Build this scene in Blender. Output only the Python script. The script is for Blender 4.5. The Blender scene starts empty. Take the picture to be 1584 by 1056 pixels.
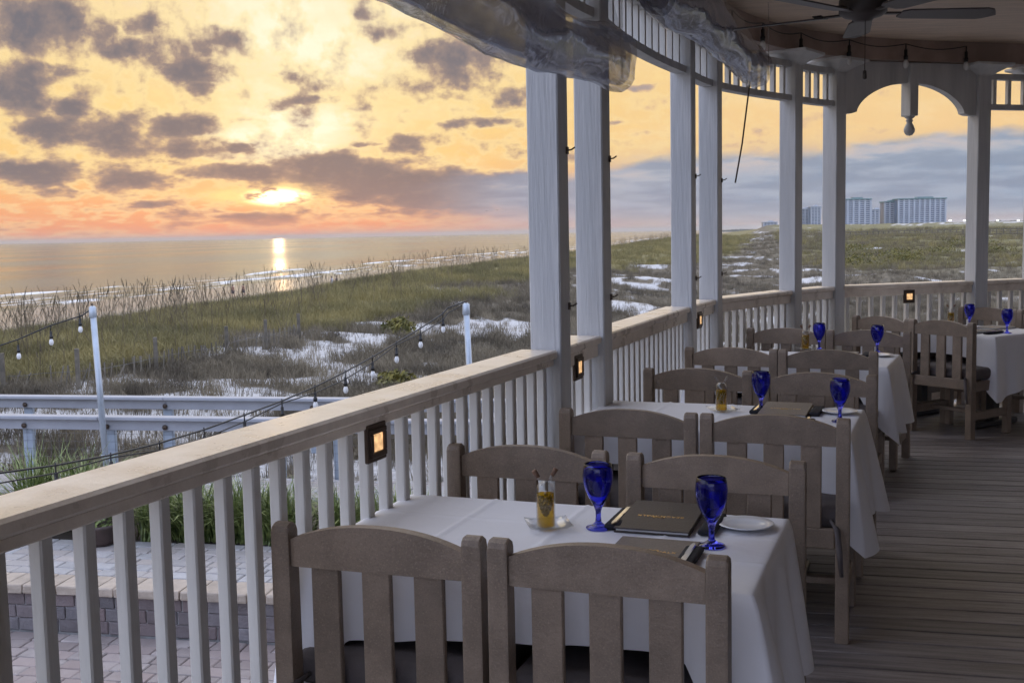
import bpy, bmesh, math, random
import numpy as np
from mathutils import Vector, Matrix, Euler
random.seed(7); rng = np.random.default_rng(7)
R = math.radians
S = bpy.context.scene
COL = S.collection

# ------------------------------------------------------------------ camera
PITCH, ROLL, EYE = R(5.45), R(1.13), 1.6
fw = Vector((0, math.cos(PITCH), -math.sin(PITCH)))
r0 = Vector((1, 0, 0)); u0 = Vector((0, math.sin(PITCH), math.cos(PITCH)))
rt = r0*math.cos(ROLL) - u0*math.sin(ROLL); up = u0*math.cos(ROLL) + r0*math.sin(ROLL)
cam = bpy.data.cameras.new('camera'); cam.sensor_width = 36; cam.lens = 1750/1584*36
cam.clip_start = .05; cam.clip_end = 60000
co = bpy.data.objects.new('camera', cam); COL.objects.link(co)
m = Matrix((rt, up, -fw)).transposed().to_4x4(); m.translation = (0, 0, EYE)
co.matrix_world = m; S.camera = co
S.view_settings.view_transform = 'Standard'; S.view_settings.look = 'None'
S.view_settings.exposure = 1.45; S.view_settings.gamma = 1; S.view_settings.use_curve_mapping = False
try:
    S.cycles.use_denoising = True; S.cycles.max_bounces = 10; S.cycles.transmission_bounces = 10
    S.cycles.transparent_max_bounces = 24; S.cycles.diffuse_bounces = 4; S.cycles.glossy_bounces = 4
    S.cycles.sample_clamp_indirect = 6; S.cycles.caustics_refractive = True; S.cycles.volume_bounces = 0
except Exception: pass

# ------------------------------------------------------------------ node helper
class NT:
    def __init__(s, tree): s.t = tree; s.n = tree.nodes; s.l = tree.links
    def add(s, typ, **kw):
        n = s.n.new(typ)
        for k, v in kw.items(): setattr(n, k, v)
        return n
    def set(s, sock, v):
        if v is None: return
        if hasattr(v, 'is_output'): s.l.new(v, sock)
        else:
            if isinstance(v, (tuple, list)) and len(v) == 3 and sock.type == 'RGBA': v = (*v, 1)
            sock.default_value = v
    def math(s, op, a, b=None, c=None, clamp=False):
        n = s.add('ShaderNodeMath', operation=op, use_clamp=clamp)
        for i, v in enumerate((a, b, c)): s.set(n.inputs[i], v)
        return n.outputs[0]
    def vmath(s, op, a, b=None):
        n = s.add('ShaderNodeVectorMath', operation=op)
        s.set(n.inputs[0], a); s.set(n.inputs[1], b)
        return n.outputs['Value'] if op in ('LENGTH', 'DOT_PRODUCT', 'DISTANCE') else n.outputs[0]
    def comb(s, x, y, z=0.0):
        n = s.add('ShaderNodeCombineXYZ')
        for i, v in enumerate((x, y, z)): s.set(n.inputs[i], v)
        return n.outputs[0]
    def smooth(s, x, lo, hi, a=0.0, b=1.0):
        n = s.add('ShaderNodeMapRange', interpolation_type='SMOOTHSTEP')
        for i, v in enumerate((x, lo, hi, a, b)): s.set(n.inputs[i], v)
        return n.outputs[0]
    def noise(s, vec, scale, detail=3, rough=.5, dist=0.0):
        n = s.add('ShaderNodeTexNoise'); s.set(n.inputs['Vector'], vec)
        for k, v in (('Scale', scale), ('Detail', detail), ('Roughness', rough), ('Distortion', dist)): s.set(n.inputs[k], v)
        return n.outputs['Fac']
    def ramp(s, fac, stops, interp='LINEAR'):
        n = s.add('ShaderNodeValToRGB'); cr = n.color_ramp; cr.interpolation = interp
        while len(cr.elements) < len(stops): cr.elements.new(.5)
        for e, (p, c) in zip(cr.elements, stops): e.position = p; e.color = (*c, 1) if len(c) == 3 else c
        s.set(n.inputs[0], fac); return n.outputs[0]
    def mix(s, fac, a, b, blend='MIX'):
        n = s.add('ShaderNodeMix', data_type='RGBA', blend_type=blend, clamp_factor=True)
        s.set(n.inputs[0], fac); s.set(n.inputs[6], a); s.set(n.inputs[7], b)
        return n.outputs[2]
def srgb(r, g, b):
    f = lambda c: (c/255/12.92 if c <= 10 else ((c/255+.055)/1.055)**2.4)
    return (f(r), f(g), f(b))

# ------------------------------------------------------------------ sky
SUN_AZ, SUN_EL = -11.5, 2.2           # degrees right of +Y, above horizon
W = bpy.data.worlds.new('World'); S.world = W; W.use_nodes = True
w = NT(W.node_tree); w.n.clear()
dirv = w.vmath('NORMALIZE', w.add('ShaderNodeTexCoord').outputs['Generated'])
sep = w.add('ShaderNodeSeparateXYZ'); w.l.new(dirv, sep.inputs[0])
dx, dy, dz = sep.outputs
az = w.math('MULTIPLY', w.math('ARCTAN2', dx, dy), 180/math.pi)
el = w.math('MULTIPLY', w.math('ARCSINE', dz), 180/math.pi)
den = w.math('ADD', w.math('MAXIMUM', dz, 0.0), .11)
plane = w.comb(w.math('DIVIDE', dx, den), w.math('DIVIDE', dy, den), 0)
lel = w.math('MULTIPLY', w.math('LOGARITHM', w.math('ADD', w.math('MAXIMUM', el, 0.0), 1.6), 2.718), 5.2)      # flattens clouds towards the horizon
cl = w.comb(w.math('MULTIPLY', az, .52), lel, 0)
nf = w.noise(cl, 1.0, 10, .58)                          # billows
nb = w.noise(w.vmath('ADD', cl, (31.0, 7.0, 3.0)), .42, 8, .55)      # broad cloud fields
ng = w.noise(w.vmath('ADD', cl, (3.0, 57.0, 9.0)), 3.4, 6, .6)       # fine tatters
n2 = w.noise(w.comb(w.math('MULTIPLY', az, .22), w.math('MULTIPLY', lel, 1.1), 5.0), 1.0, 7, .55)   # veils
n1 = w.noise(plane, 2.3, 9, .62, .25); ae = w.comb(az, el, 0)
# colours: towards the sunset, and away from it
elf = w.math('DIVIDE', el, 90.0, clamp=True)
west = w.ramp(elf, [(0, srgb(226, 138, 106)), (.008, srgb(238, 150, 108)), (.02, srgb(248, 172, 116)), (.045, srgb(252, 208, 124)),
                    (.075, srgb(252, 222, 140)), (.125, srgb(254, 238, 192)), (.2, srgb(232, 224, 206)), (.4, srgb(184, 194, 214)), (1, srgb(168, 180, 208))])
right = w.ramp(elf, [(0, srgb(196, 186, 180)), (.012, srgb(160, 174, 192)), (.035, srgb(150, 166, 188)), (.05, srgb(246, 206, 150)), (.085, srgb(250, 216, 152)),
                     (.125, srgb(250, 226, 180)), (.2, srgb(226, 218, 206)), (.4, srgb(184, 194, 214)), (1, srgb(168, 180, 208))])
east = w.ramp(elf, [(0, srgb(172, 180, 208)), (.06, srgb(184, 194, 222)), (.2, srgb(174, 190, 224)), (.5, srgb(164, 182, 218)), (1, srgb(168, 180, 208))])
daz = w.math('ABSOLUTE', w.math('SUBTRACT', w.math('WRAP', az, 180 + SUN_AZ, -180 + SUN_AZ), SUN_AZ))
base = w.mix(w.smooth(az, -4.0, 14.0), west, right)
base = w.mix(w.smooth(daz, 42.0, 105.0), base, east)
# soft streaks of thin high cloud
base = w.mix(w.math('MULTIPLY', w.smooth(n2, .42, .68), .35), base, w.mix(.5, base, srgb(226, 178, 146)))
base = w.mix(w.math('MULTIPLY', w.smooth(n2, .5, .3), .4), base, w.mix(.6, base, srgb(255, 246, 214)))
wn = w.add('ShaderNodeTexNoise'); w.set(wn.inputs['Vector'], w.vmath('MULTIPLY', ae, (.42, .9, 1))); wn.inputs['Scale'].default_value = 1.0; wn.inputs['Detail'].default_value = 6; wn.inputs['Roughness'].default_value = .6
aew = w.vmath('ADD', ae, w.vmath('MULTIPLY', w.vmath('SUBTRACT', wn.outputs['Color'], (.5, .5, .5)), (3.0, 1.0, 0)))
def blob(a, e, sa, se, wrp=False):
    v = w.vmath('SUBTRACT', aew if wrp else ae, (a, e, 0)); v = w.vmath('MULTIPLY', v, (1/sa, 1/se, 0))
    return w.vmath('LENGTH', v)
def gauss(a, e, sa, se):
    l = blob(a, e, sa, se); return w.math('POWER', 2.718, w.math('MULTIPLY', w.math('MULTIPLY', l, l), -1.0))
# bright openings round the hidden sun
glow = w.math('ADD', w.math('MULTIPLY', gauss(-10.0, 9.6, 6.5, 4.2), 1.15), w.math('MULTIPLY', gauss(-11.0, 4.8, 3.8, 1.2), 1.5))
base = w.mix(w.math('MULTIPLY', glow, w.smooth(n2, .34, .62, 1.0, .55), clamp=True), base, srgb(255, 251, 222))
BL = [(-21.97,9.96,2.45,1.37,1.00),(-19.49,9.35,1.47,0.98,0.70),(-17.59,9.94,1.37,0.59,0.90),(-17.93,8.94,1.80,0.59,1.00),(-15.27,7.99,1.50,0.72,1.20),(-14.86,7.10,0.78,0.46,0.90),(-23.23,6.92,1.96,1.24,1.00),(-20.73,6.23,1.47,0.52,1.00),(-18.58,4.71,2.45,0.72,0.90),(-20.27,5.23,1.47,0.39,0.70),(-15.90,5.33,1.57,0.49,1.10),(-13.34,4.48,0.78,0.29,1.10),(-23.70,3.37,1.47,0.59,0.80),(-22.09,2.85,1.80,0.33,0.80),(-19.38,3.20,1.96,0.52,0.80),(-17.71,1.58,1.47,0.23,0.70),(-10.39,3.66,1.64,0.52,1.20),(-9.22,3.14,3.60,0.56,1.10),(-5.73,2.56,4.25,0.78,1.10),(-2.20,1.63,5.56,0.78,1.00),(-14.49,3.25,1.96,0.29,0.90),(-11.81,0.96,2.29,0.26,0.80),(-14.59,0.94,1.47,0.20,0.60),(-5.19,4.49,1.47,0.46,0.90),(-6.95,4.60,1.14,0.20,0.80),(-9.72,6.65,1.24,0.26,0.80),(-10.97,6.52,0.65,0.26,0.60),(-5.45,9.89,1.31,0.52,0.70),(-3.63,8.81,1.80,0.65,0.80),(-1.57,7.77,1.80,0.72,0.80),(-3.04,6.79,1.14,0.26,0.50),(0.34,6.73,1.64,0.52,0.70),(-1.30,5.51,1.96,0.26,0.80),(-7.53,6.36,0.82,0.26,0.50),(-14.21,9.50,1.31,0.46,0.60),(-10.92,7.81,0.59,0.29,0.60),(-7.06,10.79,0.82,0.26,0.40),(6.30,9.65,1.96,0.98,0.50),(6.91,7.03,0.72,0.16,0.70),(4.98,5.37,0.98,0.13,0.60),(6.90,4.84,0.82,0.13,0.50),(15.28,5.30,0.82,0.23,0.40),(10.99,4.08,1.31,0.16,0.40),(18.10,4.57,0.59,0.16,0.50),(2.06,3.85,2.62,0.26,0.50),(-12.55,5.59,0.98,0.20,0.40),(-20.98,7.85,1.31,0.26,0.50),(-16.86,3.75,1.31,0.20,0.50),(-20.71,2.24,2.29,0.26,0.50)]
BL += [(-9.0,3.3,2.2,.9,1.5),(-6.2,2.7,3.4,.95,1.45),(-2.5,2.2,4.0,.9,1.4),(-13.2,3.3,2.2,.4,1.2),(-20.5,5.2,3.4,.9,1.0),(-22.5,3.2,2.6,.6,1.0),(-18.5,2.9,2.2,.5,.9),(-16.2,9.0,2.2,.9,.9),(-2.2,8.2,2.6,1.2,.75),(-15.5,4.4,2.4,.5,.9),(-12.5,1.1,3.0,.28,1.0)]
tot = None
for (a, e, sa, se, st) in BL:
    g = w.math('MULTIPLY', w.smooth(blob(a, e, sa*1.45, se*1.5, True), 1.15, 0.1), st)
    tot = g if tot is None else w.math('MAXIMUM', tot, g)
outside = w.math('MAXIMUM', w.smooth(el, 11.5, 17.0), w.smooth(w.math('ABSOLUTE', az), 25.0, 32.0))
tex = w.math('ADD', w.math('MULTIPLY', w.math('SUBTRACT', nf, .5), 2.9), w.math('MULTIPLY', w.math('SUBTRACT', ng, .5), .9))
free = w.math('ADD', w.math('MULTIPLY', w.math('SUBTRACT', nb, .5), 3.4), w.smooth(az, -15.0, 2.0, -.12, -.58))
dens = w.math('ADD', w.math('MAXIMUM', w.math('MULTIPLY', tot, 1.15), w.math('ADD', free, w.math('MULTIPLY', outside, .1))), tex)
mask = w.smooth(dens, .10, .80)
core = w.smooth(dens, .30, 1.25)
edge = w.math('MULTIPLY', w.smooth(dens, -.12, .22), w.math('SUBTRACT', 1.0, mask))
halo = w.smooth(dens, -.75, .15)
low = w.smooth(el, 3.6, .4)
lit = w.smooth(daz, 40, 4)
# thin peach veil round the cloud fields
veil = w.math('MULTIPLY', w.smooth(daz, 80, 35), w.smooth(el, 24, 11))
sky = w.mix(w.math('MULTIPLY', w.math('MULTIPLY', halo, w.math('MULTIPLY', veil, .6)), w.math('SUBTRACT', 1.0, w.math('MULTIPLY', glow, .8, clamp=True))), base, w.mix(low, srgb(240, 202, 144), srgb(234, 160, 118)))
sky = w.mix(w.math('MULTIPLY', edge, w.math('MULTIPLY', lit, .55)), sky, srgb(255, 232, 172))
ccol = w.mix(low, srgb(172, 148, 136), srgb(180, 142, 128))
ccol = w.mix(core, ccol, w.mix(low, srgb(106, 107, 120), srgb(112, 107, 120)))
ccol = w.mix(w.math('MULTIPLY', w.smooth(ng, .48, .7), .18), ccol, srgb(190, 160, 140))
ccol = w.mix(w.smooth(az, 0, 9), ccol, w.mix(core, srgb(220, 184, 150), srgb(168, 156, 156)))
ccol = w.mix(w.smooth(daz, 45, 100), ccol, srgb(172, 180, 206))
sky = w.mix(w.math('MULTIPLY', mask, .99), sky, ccol)
# the slate-blue bank low on the right
bankel = w.math('ADD', w.math('MULTIPLY', az, .060), w.math('ADD', 2.95, w.math('ADD', w.math('MULTIPLY', w.math('SUBTRACT', nb, .5), 1.6), w.math('MULTIPLY', w.math('SUBTRACT', nf, .5), .8))))
bank = w.math('MULTIPLY', w.smooth(w.math('SUBTRACT', bankel, el), -.25, .35), w.math('MULTIPLY', w.smooth(az, -7.0, 2.0), w.smooth(daz, 75, 45)))
bank = w.math('MULTIPLY', bank, w.smooth(el, .1, .8, .6, 1.0))
bcol = w.mix(w.smooth(n2, .40, .62), srgb(132, 150, 176), srgb(158, 174, 196))
bcol = w.mix(w.math('MULTIPLY', w.smooth(w.math('SUBTRACT', el, bankel), -1.4, -.2), w.smooth(n2, .5, .66)), bcol, srgb(196, 188, 190))
bcol = w.mix(w.smooth(el, 1.6, .2, 0, .6), bcol, srgb(172, 180, 194))
bcol = w.mix(w.smooth(az, 0, -7), bcol, srgb(122, 122, 134))
sky = w.mix(w.math('MULTIPLY', bank, .93), sky, bcol)
# sun breaking through the gap under the dark bank
gap = w.math('ADD', gauss(-11.4, 2.0, 1.5, .46), w.math('MULTIPLY', gauss(-13.2, 2.1, 1.9, .34), .9))
hot = w.math('MULTIPLY', gap, w.smooth(w.math('ADD', nf, w.math('MULTIPLY', w.math('SUBTRACT', ng, .5), .5)), .68, .47))
sky = w.mix(w.math('MULTIPLY', hot, 1.5, clamp=True), sky, srgb(255, 224, 150))
hot2 = w.math('MAXIMUM', w.math('MULTIPLY', hot, w.smooth(blob(-11.4, 2.0, 2.1, .6), 1.0, .1)), w.math('MULTIPLY', gauss(-11.2, 1.95, .45, .16), 1.2))
sky = w.mix(w.math('MULTIPLY', hot2, 1.4, clamp=True), sky, (4.6, 3.5, 1.8))
sky = w.mix(w.math('MULTIPLY', gauss(-11.0, .25, 13.0, .65), .55), sky, srgb(240, 142, 96))
gain = w.math('MAXIMUM', w.smooth(el, 11.0, 42.0), w.smooth(daz, 40.0, 105.0))
sky = w.vmath('SCALE', sky); SC = sky.node; SC.inputs['Scale'].default_value = 1; w.l.new(w.math('ADD', .366, w.math('MULTIPLY', gain, .73)), SC.inputs['Scale'])
# below the horizon: dark haze, only seen by stray rays
sky = w.mix(w.smooth(el, -.2, -3.0), sky, srgb(120, 112, 112))
nish = w.add('ShaderNodeTexSky', sky_type='NISHITA', sun_disc=False)
nish.sun_elevation = R(SUN_EL); nish.sun_rotation = R(SUN_AZ)
b1 = w.add('ShaderNodeBackground'); w.l.new(sky, b1.inputs[0]); b1.inputs[1].default_value = 1.0
b2 = w.add('ShaderNodeBackground'); w.l.new(nish.outputs[0], b2.inputs[0]); b2.inputs[1].default_value = .002
ad = w.add('ShaderNodeAddShader'); w.l.new(b1.outputs[0], ad.inputs[0]); w.l.new(b2.outputs[0], ad.inputs[1])
w.l.new(ad.outputs[0], w.add('ShaderNodeOutputWorld').inputs[0])
try: W.cycles.sampling_method = 'MANUAL'; W.cycles.sample_map_resolution = 1024
except Exception: pass
# ------------------------------------------------------------------ sun (veiled by cloud)
sl = bpy.data.lights.new('sun', 'SUN'); sl.energy = .003; sl.angle = R(.5); sl.color = (1, .62, .32)
so = bpy.data.objects.new('sun', sl); COL.objects.link(so)
sd = Vector((math.sin(R(SUN_AZ))*math.cos(R(SUN_EL)), math.cos(R(SUN_AZ))*math.cos(R(SUN_EL)), math.sin(R(SUN_EL))))
so.rotation_euler = sd.to_track_quat('Z', 'Y').to_euler(); so.location = (-30, 100, 40)

# ------------------------------------------------------------------ mesh + object helpers
class MB:
    def __init__(s): s.v = []; s.f = []; s.sm = []
    def raw(s, v, f, smooth=False):
        o = len(s.v); s.v += [tuple(p) for p in v]; s.f += [tuple(i+o for i in q) for q in f]; s.sm += [smooth]*len(f); return s
    def box(s, c, d, rz=0.0, bev=0.0, M=None):
        x, y, z = (k/2 for k in d)
        if bev <= 0:
            v = [(a*x, b*y, e*z) for a in (-1, 1) for b in (-1, 1) for e in (-1, 1)]
            f = [(0, 1, 3, 2), (4, 6, 7, 5), (0, 4, 5, 1), (2, 3, 7, 6), (0, 2, 6, 4), (1, 5, 7, 3)]
        else:
            bm = bmesh.new(); bmesh.ops.create_cube(bm, size=1)
            for q in bm.verts: q.co = Vector((q.co.x*2*x, q.co.y*2*y, q.co.z*2*z))
            bmesh.ops.bevel(bm, geom=bm.edges[:], offset=min(bev, x*.9, y*.9, z*.9), segments=1 if bev < .012 else 2, profile=.6, affect='EDGES')
            bm.verts.index_update(); v = [tuple(q.co) for q in bm.verts]; f = [tuple(q.index for q in p.verts) for p in bm.faces]; bm.free()
        T = M if M is not None else Matrix.Rotation(rz, 4, 'Z')
        return s.raw([tuple(T @ Vector(p) + Vector(c)) for p in v], f)
    def tube(s, pts, r, n=8, smooth=True, caps=True):
        pts = [Vector(p) for p in pts]; rr = r if isinstance(r, (list, tuple)) else [r]*len(pts); v = []; f = []
        for i, p in enumerate(pts):
            t = (pts[min(i+1, len(pts)-1)] - pts[max(i-1, 0)]).normalized()
            a = t.cross(Vector((0, 0, 1)) if abs(t.z) < .95 else Vector((1, 0, 0))).normalized(); b = t.cross(a)
            for k in range(n):
                th = 2*math.pi*k/n; v.append(p + (a*math.cos(th) + b*math.sin(th))*rr[i])
        for i in range(len(pts)-1):
            for k in range(n): f.append((i*n+k, i*n+(k+1) % n, (i+1)*n+(k+1) % n, (i+1)*n+k))
        if caps: f += [tuple(range(n-1, -1, -1)), tuple(range((len(pts)-1)*n, len(pts)*n))]
        return s.raw(v, f, smooth)
    def lathe(s, prof, n=24, c=(0, 0, 0), smooth=True):
        v = []; f = []
        for (r, z) in prof:
            for k in range(n):
                th = 2*math.pi*k/n; v.append((c[0]+r*math.cos(th), c[1]+r*math.sin(th), c[2]+z))
        for i in range(len(prof)-1):
            for k in range(n): f.append((i*n+k, i*n+(k+1) % n, (i+1)*n+(k+1) % n, (i+1)*n+k))
        return s.raw(v, f, smooth)
    def prism(s, poly, y0, y1):       # outline in x,z extruded along y
        n = len(poly); v = [(x, y0, z) for x, z in poly] + [(x, y1, z) for x, z in poly]
        f = [(i, (i+1) % n, n+(i+1) % n, n+i) for i in range(n)] + [tuple(range(n-1, -1, -1)), tuple(range(n, 2*n))]
        return s.raw(v, f)
    def grid(s, P, nu, nv, smooth=True, closed=False):
        f = []
        for i in range(nu-1):
            for j in range(nv if closed else nv-1): f.append((i*nv+j, i*nv+(j+1) % nv, (i+1)*nv+(j+1) % nv, (i+1)*nv+j))
        return s.raw(P, f, smooth)
    def mesh(s, name, mat):
        me = bpy.data.meshes.new(name); me.from_pydata(s.v, [], s.f)
        me.polygons.foreach_set('use_smooth', s.sm)
        bm = bmesh.new(); bm.from_mesh(me); bmesh.ops.recalc_face_normals(bm, faces=bm.faces); bm.to_mesh(me); bm.free()
        if mat: me.materials.append(mat)
        return me
    def build(s, name, mat, parent=None, loc=None, rz=None):
        return put(s.mesh(name, mat), name, parent, loc, rz)
def put(me, name, parent=None, loc=None, rz=None, scale=None):
    o = bpy.data.objects.new(name, me); COL.objects.link(o); o.parent = parent
    if loc is not None: o.location = loc
    if rz is not None: o.rotation_euler = (0, 0, rz) if isinstance(rz, (int, float)) else rz
    if scale is not None: o.scale = scale
    return o
def tag(o, label, cat, group=None):
    o['label'] = label; o['category'] = cat
    if group: o['group'] = group
    return o
def thing(name, label, cat, loc=(0, 0, 0), rz=0.0, group=None):
    o = bpy.data.objects.new(name, None); COL.objects.link(o); o.location = loc; o.empty_display_size = .1
    o.rotation_euler = (0, 0, rz) if isinstance(rz, (int, float)) else rz
    return tag(o, label, cat, group)
def struct(o, kind='structure'): o['kind'] = kind; return o
def dup(o, parent=None, **kw):
    kids = list(o.children); c = o.copy(); COL.objects.link(c)
    if parent: c.parent = parent
    for k in kids: dup(k, c)
    for k, v in kw.items():
        if k == 'loc': c.location = v
        elif k == 'rz': c.rotation_euler = (0, 0, v)
        else: c[k] = v
    return c

# ------------------------------------------------------------------ materials
def mat(name, col, rough=.5, var=.15, scale=8.0, st=(1, 1, 1), bump=0.0, bscale=None, bst=None, rnd=0.0, col2=None, spec=None, metal=0.0, fine=0.0, world=False, det=4, hue=None):
    mt = bpy.data.materials.new(name); mt.use_nodes = True; t = NT(mt.node_tree); p = t.n['Principled BSDF']
    tc = t.add('ShaderNodeTexCoord'); vec = t.add('ShaderNodeNewGeometry').outputs['Position'] if world else tc.outputs['Object']
    oi = t.add('ShaderNodeObjectInfo')
    off = t.vmath('ADD', vec, t.comb(t.math('MULTIPLY', oi.outputs['Random'], 37.0), t.math('MULTIPLY', oi.outputs['Random'], 11.0), 0)) if rnd else vec
    n = t.noise(t.vmath('MULTIPLY', off, st), scale, det, .6)
    c = t.mix(t.smooth(n, .3, .7), tuple(k*(1-var) for k in col), col2 if col2 else tuple(min(1, k*(1+var)) for k in col))
    if fine:
        n3 = t.noise(off, scale*25, 2, .6); c = t.mix(t.math('MULTIPLY', t.smooth(n3, .55, .75), fine), c, tuple(min(1, k*1.8+.02) for k in col))
        c = t.mix(t.math('MULTIPLY', t.smooth(n3, .45, .25), fine), c, tuple(k*.5 for k in col))
    if hue: c = t.mix(t.math('MULTIPLY', t.math('FRACT', t.math('MULTIPLY', oi.outputs['Random'], 7.31)), .9), c, hue)
    if rnd:
        k = t.math('ADD', 1-rnd, t.math('MULTIPLY', oi.outputs['Random'], 2*rnd)); c = t.mix(1.0, c, t.comb(k, k, k), 'MULTIPLY')
    t.set(p.inputs['Base Color'], c); p.inputs['Metallic'].default_value = metal
    rr = t.math('ADD', rough, t.math('MULTIPLY', t.math('SUBTRACT', n, .5), .25), clamp=True); t.set(p.inputs['Roughness'], rr)
    if spec is not None: p.inputs['Specular IOR Level'].default_value = spec
    if bump:
        b = t.add('ShaderNodeBump'); b.inputs['Strength'].default_value = bump; b.inputs['Distance'].default_value = .01
        t.set(b.inputs['Height'], t.noise(t.vmath('MULTIPLY', off, bst or st), bscale or scale*3, 4, .65)); t.l.new(b.outputs[0], p.inputs['Normal'])
    mt['p'] = 1
    return mt
def P(mt): return mt.node_tree.nodes['Principled BSDF']
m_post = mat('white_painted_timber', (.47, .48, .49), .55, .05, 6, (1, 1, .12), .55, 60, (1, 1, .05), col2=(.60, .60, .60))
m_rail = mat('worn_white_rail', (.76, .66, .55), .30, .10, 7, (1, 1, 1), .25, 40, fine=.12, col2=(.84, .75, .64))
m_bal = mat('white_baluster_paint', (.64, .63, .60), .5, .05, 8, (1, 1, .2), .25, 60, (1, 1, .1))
m_chair = mat('taupe_recycled_lumber', (.240, .184, .138), .5, .16, 9, (1, 1, 1), .35, 70, fine=.42, rnd=.14)
m_cush = mat('charcoal_cushion_fabric', (.125, .108, .108), .8, .15, 10, bump=.3, bscale=220)
m_deck = mat('weathered_deck_plank', (.225, .195, .190), .42, .35, 5, (.5, 6, 1), .5, 30, (.5, 8, 1), rnd=.22, fine=.22, col2=(.32, .285, .28))
m_ceil = mat('brown_stained_ceiling', (.60, .48, .375), .6, .14, 4, (.7, 9, 1), .4, 30, (.4, 12, 1))
m_fascia = mat('dark_brown_beam', (.34, .25, .21), .55, .2, 3, bump=.2)
m_under = mat('wall_siding', (.30, .29, .28), .6, .06, 3)
m_cloth = mat('white_tablecloth', (.84, .84, .87), .75, .02, 4, bump=.35, bscale=7)
m_wood_dark = mat('dark_table_wood', (.07, .05, .04), .5, .2, 5)
m_black = mat('black_plastic', (.015, .015, .016), .45, .2, 20)
m_fan = mat('dark_bronze_fan', (.055, .046, .045), .45, .15, 6)
m_blade = mat('fan_blade_laminate', (.085, .074, .075), .4, .2, 5, (1, 8, 1))
m_steel = mat('steel_cutlery', (.75, .74, .72), .18, .03, 10, metal=1.0)
m_bronze = mat('rail_light_bronze', (.085, .060, .045), .45, .15, 20, metal=.5)
m_porc = mat('white_porcelain', (.80, .81, .83), .12, .02, 5)
m_menu = mat('brown_leather_cover', (.060, .046, .040), .38, .18, 30, bump=.4, bscale=180, fine=.1)
m_menu2 = mat('tan_leather_cover', (.19, .16, .14), .42, .14, 30, bump=.4, bscale=180, fine=.1)
m_gold = mat('gold_foil', (.75, .48, .16), .3, .1, 60, metal=1.0)
m_napkin = mat('black_napkin', (.015, .015, .02), .85, .1, 30, bump=.3, bscale=250)
m_cork = mat('cork', (.16, .085, .05), .7, .25, 60)
m_herb = mat('dark_grape_cluster', (.035, .012, .014), .3, .3, 40)
m_pole = mat('galvanised_pole', (.42, .47, .52), .4, .08, 8, metal=.35)
m_fence = mat('grey_vinyl_rail', (.33, .34, .37), .5, .06, 5)
m_fpost = mat('blue_grey_post', (.30, .35, .41), .55, .08, 6)
m_wire = mat('wire_mesh', (.12, .12, .12), .5, .1, 5)
m_slat = mat('weathered_fence_slat', (.13, .112, .085), .8, .25, 8, rnd=.2)
m_paver = mat('concrete_paver', (.30, .265, .25), .75, .16, 9, bump=.5, bscale=60, rnd=.16, fine=.2, hue=(.27, .215, .20))
m_paver2 = mat('pale_concrete_paver', (.35, .345, .345), .75, .12, 9, bump=.5, bscale=60, rnd=.12, fine=.2, hue=(.36, .32, .29))
m_brick = mat('grey_wall_block', (.165, .155, .16), .85, .2, 9, bump=.8, bscale=40, rnd=.2, fine=.2, hue=(.17, .125, .12))
m_cap = mat('tan_cap_stone', (.40, .335, .27), .8, .12, 9, bump=.7, bscale=40, rnd=.10, fine=.15)
m_joint = mat('pale_joint_sand', (.30, .295, .29), .9, .2, 14, world=True)
m_pot = mat('dark_planter_pot', (.06, .04, .035), .5, .2, 10)
m_rope = mat('dark_cord', (.05, .038, .03), .8, .2, 40)
m_leaf = mat('liriope_leaf', (.065, .12, .026), .45, .45, 9, (1, 1, 2), col2=(.26, .31, .10))
m_grass = mat('dune_grass_blade', (.115, .104, .038), .7, .1, .30, world=True, col2=(.30, .245, .090))
m_dry = mat('dry_dune_scrub', (.085, .068, .046), .85, .2, .8, world=True, col2=(.23, .19, .125))
m_oat = mat('sea_oat_stem', (.11, .085, .050), .8, .3, .5, world=True)
m_shrub = mat('yellow_green_shrub', (.085, .095, .022), .7, .35, 2.5, world=True, col2=(.20, .165, .030))
m_skin = mat('skin', (.30, .15, .10), .6, .1, 5); m_hair = mat('hair', (.03, .02, .016), .7, .1, 5)
m_cl1 = mat('dark_swim_shorts', (.05, .04, .05), .8, .1, 5); m_cl2 = mat('pale_shirt', (.45, .45, .47), .8, .1, 5); m_cl3 = mat('dark_clothing', (.05, .05, .06), .8, .1, 5)
m_bwall = mat('haze_tinted_tower_wall', (.36, .39, .43), .8, .05, .05, world=True); m_bdark = mat('haze_tinted_tower_recess', (.13, .165, .22), .4, .2, .1, world=True)  # bluish distance haze is put into the tower wall, recess and slab colours
m_bslab = mat('haze_tinted_balcony_slab', (.38, .41, .46), .8, .05, .05, world=True); m_broof = mat('tower_green_roof', (.12, .20, .20), .7, .1, .1, world=True)
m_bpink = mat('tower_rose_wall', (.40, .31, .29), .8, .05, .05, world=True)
m_wood = mat('far_far_coast_trees', (.05, .055, .045), .9, .3, .05, world=True)
def glass(name, col, rough=.0, ior=1.45):
    mt = bpy.data.materials.new(name); mt.use_nodes = True; p = P(mt)
    p.inputs['Base Color'].default_value = (*col, 1); p.inputs['Transmission Weight'].default_value = 1; p.inputs['Roughness'].default_value = rough; p.inputs['IOR'].default_value = ior
    return mt
m_blue = glass('cobalt_glass', (.10, .115, .86), .02)
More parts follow.
